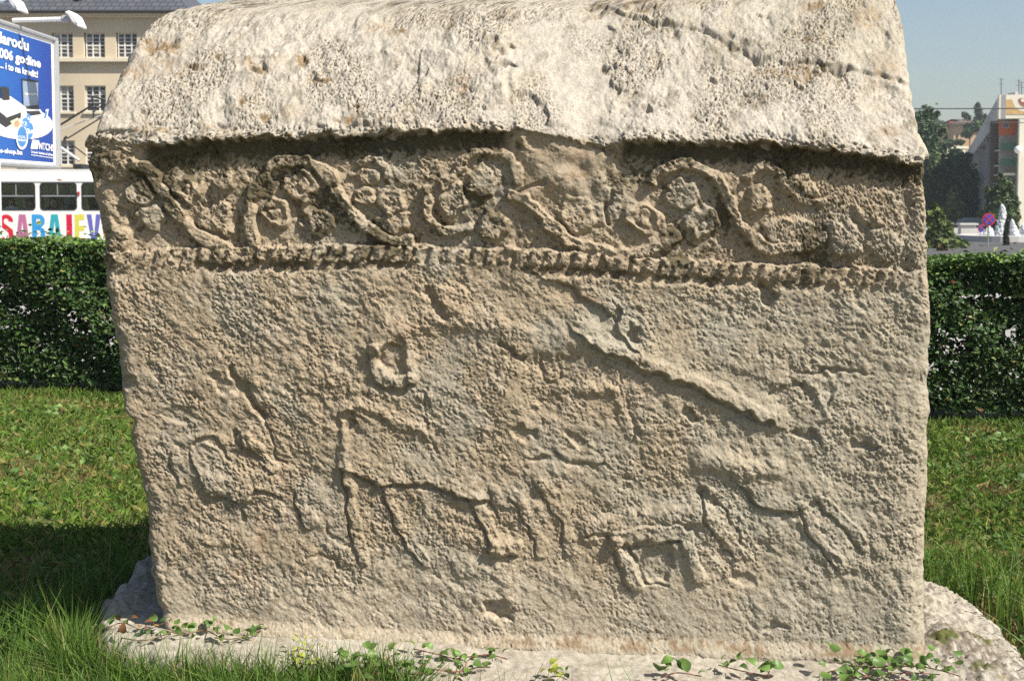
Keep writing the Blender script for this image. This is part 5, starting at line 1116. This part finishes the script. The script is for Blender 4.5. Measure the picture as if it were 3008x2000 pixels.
# house on the hill
m_terra = mat('house_beige', (0.42, 0.28, 0.17), 0.9, var=0.1, scale=0.4); m_hroof = mat('house_roof', (0.10, 0.07, 0.055), 0.85, var=0.15)
HD = 230.0
hv = lambda x, y: at(x, y, HD)
house = empty('house', (hv(2828, 425).x, HD+5, hv(2828, 440).z)); tag(house, 'beige house with dark low roof among the trees on the hill', 'house')
p0, p1 = hv(2800, 440), hv(2870, 366); m = MB(); m.box((p0.x, HD, p0.z-2), (p1.x, HD+9, p1.z)); m.build('wall', m_terra, house)
q0, q1 = hv(2793, 366), hv(2868, 365); m = MB(); m.add([(q0.x-.3, HD-1, q0.z), (q1.x+2, HD-1, q0.z), (q1.x+2, HD+10, q0.z), (q0.x-.3, HD+10, q0.z), (q0.x+4, HD+4.5, q1.z+1.2), (q1.x-3, HD+4.5, q1.z+1.2)], [(0, 1, 5, 4), (1, 2, 5), (2, 3, 4, 5), (3, 0, 4), (0, 3, 2, 1)]); ro = m.build('roof', m_hroof, house)
c_ = hv(2807, 354); m = MB(); m.box((c_.x-.4, HD+2, c_.z-1.5), (c_.x+.4, HD+3, c_.z-0.1)); m.build('chimney', m_orange, ro)
for (x, y, w_, h_) in ((2827, 397, 6, 10), (2847, 400, 5, 9), (2812, 400, 5, 10)):
    a_, b_ = hv(x-w_/2, y+h_/2), hv(x+w_/2, y-h_/2); m = MB(); m.box((a_.x, HD-0.1, a_.z), (b_.x, HD-0.005, b_.z)); m.build('window', m_dark, house)
D_ = 215.0; a_, b_ = at(2772, 437, D_), at(2845, 430, D_); terr = empty('terrace', (a_.x+2, D_+1.5, 7)); tag(terr, 'pale terrace with flat canopy below the house on the hill', 'terrace')
m = MB(); m.box((a_.x, D_, a_.z), (b_.x, D_+4, b_.z)); m.build('canopy', m_ivory, terr)
for px in (2782, 2790, 2800, 2815, 2832):
    c_ = at(px, 470, D_); m = MB(); m.box((c_.x-.25, D_+0.1, a_.z-4), (c_.x+.25, D_+0.4, a_.z-0.002)); m.build('post', m_ivory, terr)
m = MB(); m.box((a_.x+1, D_+2.5, a_.z-4), (b_.x, D_+3, a_.z-0.003)); m.build('wall', m_conc, terr)

# ================================================================== TREES
TREE_G = np.random.default_rng(211)
def tree(name, label, D, lobes, n, size, pal, wts, trunk, depth=0.8, group='trees at the right', mt=None, limbs=5):
    g = TREE_G; px = 3630.0/D
    base = at(trunk[0], trunk[1], D); base.z = min(base.z, trunk[2]) if len(trunk) > 2 else base.z
    root = empty(name, base); tag(root, label, 'tree', group)
    w_ = np.array([l[2]*l[3] for l in lobes], float); w_ /= w_.sum(); Vv, Tt, Cc = [], [], []; nn = 0
    ctr = []
    for l, ww in zip(lobes, w_):
        c0 = at(l[0], l[1], D); rx, rz = l[2]/px, l[3]/px; ry = rx*depth; ctr.append((c0, rx, rz))
        k = max(20, int(n*ww)); ncl = max(8, k//22)
        d = g.normal(size=(ncl, 3)); d /= np.linalg.norm(d, axis=1, keepdims=True); rr_ = g.uniform(0.45, 1.0, ncl)**0.6
        cl = d*rr_[:, None]*np.array([rx, ry, rz]); idx = g.integers(0, ncl, k)
        P = cl[idx]+g.normal(0, 1, (k, 3))*np.array([rx, ry, rz])*0.14+np.array(c0)
        nr = d[idx]*0.8+np.array([0, -0.2, 0.4])
        V, T = leaf_cloud(P, g.uniform(0.6, 1.4, k)*size, g, tilt=0.6, aspect=0.7, normal=nr, simple=True)
        cc = pick(g, ncl, pal, wts)[idx]*g.uniform(0.8, 1.2, (k, 1))
        Vv.append(V); Tt.append(T+nn); nn += len(V); Cc.append(np.repeat(cc, 4, axis=0))
    me = np_mesh('crown', np.concatenate(Vv), np.concatenate(Tt), smooth=False); add_color(me, np.concatenate(Cc)); tag(link('crown', me, mt or m_leaf, root), kind='stuff')
    m = MB(); top = ctr[0][0]; r0 = max(0.12, 0.035*(top.z-base.z)); m.tube([base, base.lerp(top, 0.5)+Vector((g.normal(0, .1), 0, 0)), top], [r0, r0*0.7, r0*0.25], n=8)
    for k in range(min(limbs, len(ctr)*2)):
        c0, rx, rz = ctr[k % len(ctr)]; s_ = base.lerp(top, g.uniform(0.3, 0.7)); e_ = c0+Vector((g.uniform(-.6, .6)*rx, g.uniform(-.3, .3)*rx, g.uniform(-.2, .6)*rz)); m.tube([s_, s_.lerp(e_, 0.5)+Vector((0, 0, 0.1*rz)), e_], [r0*0.45, r0*0.3, r0*0.1], n=6)
    m.build('trunk', m_bark, root)
m_leaf = leafmat('tree_leaf', None, None, rough=0.55, trans=0.2)
DKG = [(0.034, 0.075, 0.026), (0.055, 0.11, 0.034), (0.08, 0.135, 0.038)]; MDG = [(0.05, 0.09, 0.025), (0.075, 0.12, 0.03), (0.04, 0.07, 0.022)]; LTG = [(0.09, 0.13, 0.03), (0.13, 0.165, 0.04), (0.06, 0.09, 0.025)]
tree('poplar_tree', 'tall dark green tree rising beside the right edge of the tombstone', 120, [(2735, 470, 42, 70), (2730, 370, 30, 52), (2715, 400, 34, 60), (2733, 335, 12, 20), (2760, 420, 26, 46), (2748, 560, 44, 80), (2745, 660, 46, 70), (2752, 338, 8, 8), (2700, 380, 30, 50), (2770, 500, 30, 60)], 9500, 0.42, DKG, (2, 3, 2), (2735, 735))
tree('broad_tree', 'dark broad tree in the hollow left of the hall', 150, [(2815, 560, 42, 70), (2840, 540, 34, 60), (2800, 620, 48, 60), (2845, 640, 34, 70), (2790, 520, 26, 40), (2800, 480, 20, 26), (2830, 470, 26, 28)], 8000, 0.5, DKG, (4, 3, 1), (2815, 720))
tree('roadside_shrub', 'light green bushy shrub behind the hedge next to the tombstone edge', 55, [(2748, 660, 26, 44), (2742, 620, 12, 26), (2775, 690, 30, 36), (2745, 722, 46, 34), (2800, 722, 40, 26), (2760, 640, 16, 30)], 5200, 0.24, LTG, (3, 2, 2), (2755, 745))
tree('sapling_tree', 'olive green young tree in front of the dark wood', 100, [(2800, 600, 18, 40), (2790, 625, 22, 28), (2815, 620, 18, 30), (2805, 570, 8, 22)], 1700, 0.34, LTG, (2, 1, 3), (2800, 735))
tree('conifer_tree', 'ragged green conifer standing before the hall balconies', 80, [(2948, 585, 34, 52), (2947, 535, 14, 30), (2905, 590, 12, 30), (2920, 615, 26, 34), (2960, 635, 34, 34), (2975, 600, 18, 34), (2930, 650, 34, 28), (2885, 625, 9, 16), (2960, 670, 30, 26), (2901, 560, 7, 18)], 6500, 0.26, MDG, (3, 3, 2), (2947, 738))
tree('cypress_tree', 'small dark narrow cypress between the two fountain jets', 58, [(2956, 700, 8, 34), (2957, 668, 6, 22), (2955, 725, 9, 20)], 2400, 0.10, [(0.02, 0.035, 0.015), (0.035, 0.055, 0.02)], (2, 1), (2956, 742), limbs=2)
tree('hill_tree', 'slender tree on the skyline just left of the hall parapet', 240, [(2874, 335, 10, 22), (2880, 362, 22, 22), (2866, 380, 20, 18), (2872, 315, 6, 12), (2893, 350, 9, 14)], 2200, 0.75, [(0.035, 0.07, 0.03), (0.05, 0.095, 0.035)], (1, 1), (2875, 425))
tree('hill_tree', 'thin airy tree sticking up behind the hill house roof', 245, [(2835, 345, 8, 12), (2843, 352, 8, 12), (2830, 335, 5, 5)], 420, 0.7, [(0.05, 0.08, 0.03), (0.06, 0.095, 0.035)], (1, 1), (2838, 400))
tree('garden_tree', 'dark leafy tree in front of the hill house', 210, [(2850, 380, 20, 16), (2840, 395, 12, 12), (2866, 372, 16, 18)], 1400, 0.65, DKG, (2, 2, 1), (2850, 440))
tree('garden_shrub', 'low dark shrub on the terrace below the hill house', 205, [(2800, 420, 22, 9), (2815, 418, 16, 8), (2790, 425, 10, 8)], 1000, 0.55, DKG, (2, 2, 1), (2803, 438), limbs=2)
tree('terrace_tree', 'small tree hiding part of the pale terrace on the hill', 190, [(2805, 455, 14, 22), (2822, 462, 14, 16), (2812, 480, 26, 16)], 1300, 0.55, DKG, (1, 2, 2), (2810, 520))
tree('hill_tree', 'far tree on the skyline behind the tall dark tree', 260, [(2690, 350, 40, 26), (2760, 372, 26, 20), (2640, 360, 40, 24)], 1800, 0.8, DKG, (1, 2, 2), (2700, 430))
tree('brown_shrub', 'reddish brown low shrub above the hedge beside the tombstone edge', 52, [(2764, 735, 12, 16), (2774, 732, 9, 14)], 700, 0.14, [(0.13, 0.10, 0.03), (0.17, 0.10, 0.03), (0.08, 0.09, 0.03)], (1, 1, 1), (2765, 770), limbs=2)

# low concrete wall, fountain, road signs
a_, b_ = at(2822, 700, 74), at(2868, 662, 74); m = MB(); m.box((a_.x, 74, -0.95), (b_.x, 74.5, b_.z)); m.box((a_.x-0.1, 73.9, b_.z+0.001), (b_.x+0.1, 74.6, b_.z+0.12)); tag(m.build('concrete_wall', m_conc, bevel=0.02), 'low pale concrete wall behind the two round road signs', 'wall')
m_spray, nt, b = nodes('water_spray'); setin(b, Roughness=0.35); b.inputs['Base Color'].default_value = (0.82, 0.85, 0.88, 1)
t_ = nt.nodes.new('ShaderNodeBsdfTranslucent'); t_.inputs['Color'].default_value = (0.85, 0.88, 0.9, 1); mx = nt.nodes.new('ShaderNodeMixShader'); mx.inputs['Fac'].default_value = 0.45
nt.links.new(b.outputs[0], mx.inputs[1]); nt.links.new(t_.outputs[0], mx.inputs[2]); nt.links.new(mx.outputs[0], nt.nodes['Material Output'].inputs['Surface'])
FD = 64.0; fc = at(2940, 745, FD); ftn = empty('fountain', (fc.x, FD, -0.95)); tag(ftn, 'fountain with white foaming water jets beyond the hedge at the right', 'fountain')
m = MB(); ring = [(2.2, 0), (2.2, 0.30), (2.0, 0.32), (2.0, 0.15), (0.0, 0.15)]; m.lathe(ring, (fc.x, FD, -0.95), n=32); m.build('basin', m_conc, ftn)
def jet(path, n, dens=1.0, sz=0.055):
    """a plume: a knobbly core and thousands of drops round it"""
    g = TREE_G; pts = [at(x, y, FD) for x, y, w_ in path]; ws = [w_*FD/3630/2 for x, y, w_ in path]; m = MB()
    i = g.integers(0, len(pts)-1, n); t_ = g.uniform(0, 1, n); oct_v = np.array([(1, 0, 0), (-1, 0, 0), (0, 1, 0), (0, -1, 0), (0, 0, 1.6), (0, 0, -1.6)], float); oct_f = np.array([(0, 2, 4), (2, 1, 4), (1, 3, 4), (3, 0, 4), (2, 0, 5), (1, 2, 5), (3, 1, 5), (0, 3, 5)])
    pa = np.array(pts); wa = np.array(ws); c = pa[i]*(1-t_)[:, None]+pa[i+1]*t_[:, None]; w_ = wa[i]*(1-t_)+wa[i+1]*t_
    q = g.uniform(0, 2*np.pi, n); rr_ = np.sqrt(g.uniform(0, 1, n))*w_; c = c+np.stack([np.cos(q)*rr_, np.sin(q)*rr_, g.normal(0, 0.05, n)], -1)
    s_ = g.uniform(0.5, 1.5, n)*sz; V = (c[:, None, :]+oct_v[None]*s_[:, None, None]).reshape(-1, 3); T = (oct_f[None]+(np.arange(n)*6)[:, None, None]).reshape(-1, 3)
    me = np_mesh('water_jet', V, T); o = link('water_jet', me, m_spray, ftn); o['kind'] = 'stuff'
jet([(2928, 745, 34), (2932, 700, 30), (2940, 660, 22), (2945, 630, 15), (2946, 616, 9), (2943, 609, 3)], 2600)
jet([(2986, 745, 56), (2982, 705, 34), (2978, 680, 18), (2975, 664, 9), (2973, 656, 3)], 2600)
jet([(3012, 745, 40), (3010, 700, 28), (3006, 675, 14), (3004, 668, 4)], 900)
jet([(2880, 745, 70), (2890, 712, 60), (2900, 690, 40), (2908, 676, 14)], 1100, sz=0.05)
m_sred = mat('sign_red', (0.42, 0.012, 0.02), 0.4, var=0.05); m_sblue = mat('sign_blue', (0.02, 0.045, 0.33), 0.4, var=0.08)
for (px, py, D_, cross, lb) in ((2904, 645, 57.0, True, 'larger round blue road sign with red rim and red cross'), (2885.5, 672, 84.0, False, 'smaller round blue road sign with red rim and one red diagonal bar')):
    c_ = at(px, py, D_); r_ = 0.30; sg = empty('road_sign', (c_.x, D_, -0.95)); tag(sg, lb, 'road sign')
    def disc(r0, off, name, mt, parent):
        m = MB(); m.prism([(c_.x+r0*math.cos(q), D_-off, c_.z+r0*math.sin(q)) for q in np.linspace(0, 2*math.pi, 32, endpoint=False)], (0, 0.012, 0)); return m.build(name, mt, parent)
    rim = disc(r_, 0.02, 'rim', m_sred, sg); fce = disc(r_*0.80, 0.034, 'face', m_sblue, sg)
    for an in ((45, -45) if cross else (-38,)):
        u_ = Vector((math.cos(R(an)), 0, math.sin(R(an)))); v_ = Vector((-u_.z, 0, u_.x)); m = MB()
        m.prism([c_+u_*s1*r_*0.82+v_*s2*r_*0.09+Vector((0, -0.047+0.002*(an > 0), 0)) for s1, s2 in ((-1, -1), (1, -1), (1, 1), (-1, 1))], (0, 0.012, 0)); m.build('red_bar', m_sred, fce)
    m = MB(); m.tube([(c_.x, D_+0.03, -0.95), (c_.x, D_+0.03, c_.z+r_*0.9)], 0.035, n=8); m.build('post', m_alu, sg)

# ================================================================== CREEPING WEEDS IN FRONT OF THE STONE
LEAF = []
def leaf_mesh(kind):
    n = 7; vs = []; fs = []
    for i in range(n):
        t_ = i/(n-1); w_ = {'oval': 0.34*math.sin(math.pi*t_**0.8)**0.8, 'heart': 0.46*math.sin(math.pi*min(1, (t_+0.10))**0.62)**0.8 if t_ < 1 else 0, 'round': 0.48*math.sqrt(max(0, 1-(2*t_-1)**2))}[kind]; w_ = max(w_, 0.012)
        zc = 0.14*math.sin(math.pi*t_)-0.25*t_*t_
        vs += [(t_, -w_, zc+0.10*w_/0.4), (t_, 0, zc), (t_, w_, zc+0.10*w_/0.4)]
    for i in range(n-1):
        a = i*3; fs += [(a, a+3, a+4, a+1), (a+1, a+4, a+5, a+2)]
    me = bpy.data.meshes.new('leaf_'+kind); me.from_pydata(vs, [], fs); me.polygons.foreach_set('use_smooth', [True]*len(fs)); me.materials.append(m_weed); return me
m_weed = leafmat('weed_leaf', (0.05, 0.10, 0.02), (0.13, 0.22, 0.05), attr=False, rough=0.45, trans=0.22)
m_dryl = leafmat('dry_leaf', (0.12, 0.05, 0.02), (0.28, 0.16, 0.07), attr=False, rough=0.7, trans=0.1); m_yel = leafmat('stonecrop_leaf', (0.22, 0.26, 0.03), (0.36, 0.38, 0.06), attr=False, rough=0.5, trans=0.2)
m_stem = mat('weed_stem', (0.14, 0.10, 0.04), 0.7); m_redstem = mat('red_stem', (0.16, 0.05, 0.035), 0.6)
LM = {k: leaf_mesh(k) for k in ('oval', 'heart', 'round')}
LMd = LM['oval'].copy(); LMd.materials.clear(); LMd.materials.append(m_dryl); LMy = LM['oval'].copy(); LMy.materials.clear(); LMy.materials.append(m_yel)
wg = np.random.default_rng(311)
def surf(px, py, lift=0.0):
    p = on_z(px, py, 0.11)
    for _ in range(4):
        z = plinth_z(p.x, p.y)+lift if poly_sd(np.array([p.x]), np.array([p.y]), outl)[0] > 0 else 0.02+lift
        p = on_z(px, py, max(z, 0.0))
    return p
def weed(name, label, paths, n_leaf, size, meshes, stem_mat, lift=0.02, spread=10, flat=0.5, group='weeds along the foot of the stone'):
    p0 = surf(*paths[0][0]); root = empty(name, (p0.x, p0.y, p0.z)); tag(root, label, 'weed', group); tot = sum(len(p) for p in paths)
    for path in paths:
        pts = smooth_pts(path, 4) if len(path) > 2 else np.array(path, float)
        P3 = [surf(x, y, 0.004+lift*(0.35+0.65*math.sin(k*1.7)**2)) for k, (x, y) in enumerate(pts)]
        m = MB(); m.tube(P3, 0.0016, n=5); m.build('stem', stem_mat, root)
        nl = max(2, int(n_leaf*len(path)/tot))
        for k in range(nl):
            t_ = (k+wg.uniform(0.2, 0.8))/nl*(len(P3)-1.001); i = int(t_); q = P3[i].lerp(P3[min(i+1, len(P3)-1)], t_-i)
            q = q+Vector((wg.normal(0, spread)*0.0009, wg.normal(0, spread)*0.0009, abs(wg.normal(0, lift*0.6))))
            o = link('leaf', meshes[int(wg.integers(len(meshes)))], None, root); s_ = size*wg.uniform(0.6, 1.3)
            o.location = q; o.rotation_euler = (wg.normal(0, flat*0.8), -0.45+wg.normal(0, flat), wg.uniform(0, 6.28)); o.scale = (s_, s_, s_)
O, Hh, Rd = LM['oval'], LM['heart'], LM['round']
weed('creeping_weed', 'withered creeping weed with brown and green leaves on the left end of the slab', [[(245, 1870), (300, 1850), (360, 1828), (420, 1850), (480, 1830)], [(300, 1850), (350, 1870), (430, 1880), (520, 1850)], [(240, 1800), (262, 1850), (320, 1900)]], 34, 0.026, [O, LMd, O, Hh, LMd], m_stem)
weed('creeping_weed', 'green leafy runner lying against the lower left foot of the tombstone', [[(480, 1850), (540, 1862), (600, 1850), (640, 1868)], [(630, 1872), (680, 1876), (740, 1862), (785, 1842)]], 26, 0.026, [O, O, Hh], m_stem, lift=0.022)
weed('stonecrop', 'yellow green stonecrop cushion in the grass at the front of the slab', [[(850, 1925), (880, 1905), (930, 1915)], [(860, 1945), (900, 1925), (940, 1935)], [(850, 1935), (895, 1950), (935, 1950)]], 60, 0.014, [LMy], m_stem, lift=0.035, spread=14)
weed('creeping_weed', 'dense patch of pointed green leaves at the front edge, right of the yellow stonecrop', [[(1000, 1960), (1060, 1945), (1120, 1960), (1200, 1950)], [(1010, 1985), (1090, 1975), (1180, 1980), (1260, 1975)], [(960, 2004), (1060, 2000), (1160, 2002)], [(1090, 1955), (1140, 1930)]], 64, 0.028, [O, O, Hh], m_redstem, lift=0.04, spread=14)
weed('creeping_weed', 'thin red stemmed runner with sparse leaves spread over the bare slab middle', [[(1215, 1905), (1260, 1915), (1320, 1930), (1370, 1945), (1340, 1990)], [(1330, 1935), (1400, 1925), (1440, 1922), (1490, 1935)], [(1270, 1965), (1340, 1972), (1400, 1960), (1440, 1958)], [(1230, 1960), (1265, 1935)]], 34, 0.026, [O, Rd, O], m_redstem, lift=0.012, spread=6)
weed('creeping_weed', 'tiny weed tuft at the bottom edge right of the runner', [[(1600, 1990), (1640, 1985), (1665, 1995)]], 9, 0.022, [O, LMy], m_stem, lift=0.02)
weed('creeping_weed', 'red stemmed weed with a round leaf at the bottom, right of centre', [[(1940, 1990), (1990, 1975), (2060, 1985)], [(2110, 1952), (2180, 1970), (2260, 1985)], [(2255, 1985), (2262, 1962)]], 22, 0.032, [Rd, O, Hh], m_redstem, lift=0.025)
weed('creeping_weed', 'thick clump of heart shaped leaves in the lower right corner of the tombstone', [[(2430, 1975), (2500, 1955), (2570, 1960), (2640, 1950)], [(2460, 1990), (2560, 1985), (2660, 1975), (2760, 1980)], [(2440, 2010), (2540, 2004), (2640, 1998), (2740, 2005)], [(2600, 1965), (2680, 1955), (2750, 1965), (2820, 1985)], [(2540, 1975), (2590, 1940)]], 96, 0.028, [Hh, Hh, O, Rd], m_redstem, lift=0.045, spread=16)
weed('seedling', 'single pale seedling climbing the lower right corner of the tombstone', [[(2690, 1935), (2694, 1905), (2684, 1880), (2682, 1862)]], 6, 0.022, [Hh, O], m_stem, lift=0.004, spread=3)

# ================================================================== AIR
m_haze = bpy.data.materials.new('haze_air'); m_haze.use_nodes = True; nt = m_haze.node_tree; nt.nodes.clear()
o_ = nt.nodes.new('ShaderNodeOutputMaterial'); pv = nt.nodes.new('ShaderNodeVolumePrincipled'); pv.inputs['Density'].default_value = 0.0005; pv.inputs['Color'].default_value = (0.80, 0.87, 0.95, 1); pv.inputs['Anisotropy'].default_value = 0.3
nt.links.new(pv.outputs[0], o_.inputs['Volume'])
m = MB(); m.box((-60, -8, -5), (420, 705, 46)); hz_o = m.build('haze', m_haze); tag(hz_o, 'thin pale haze in the air', kind='stuff')
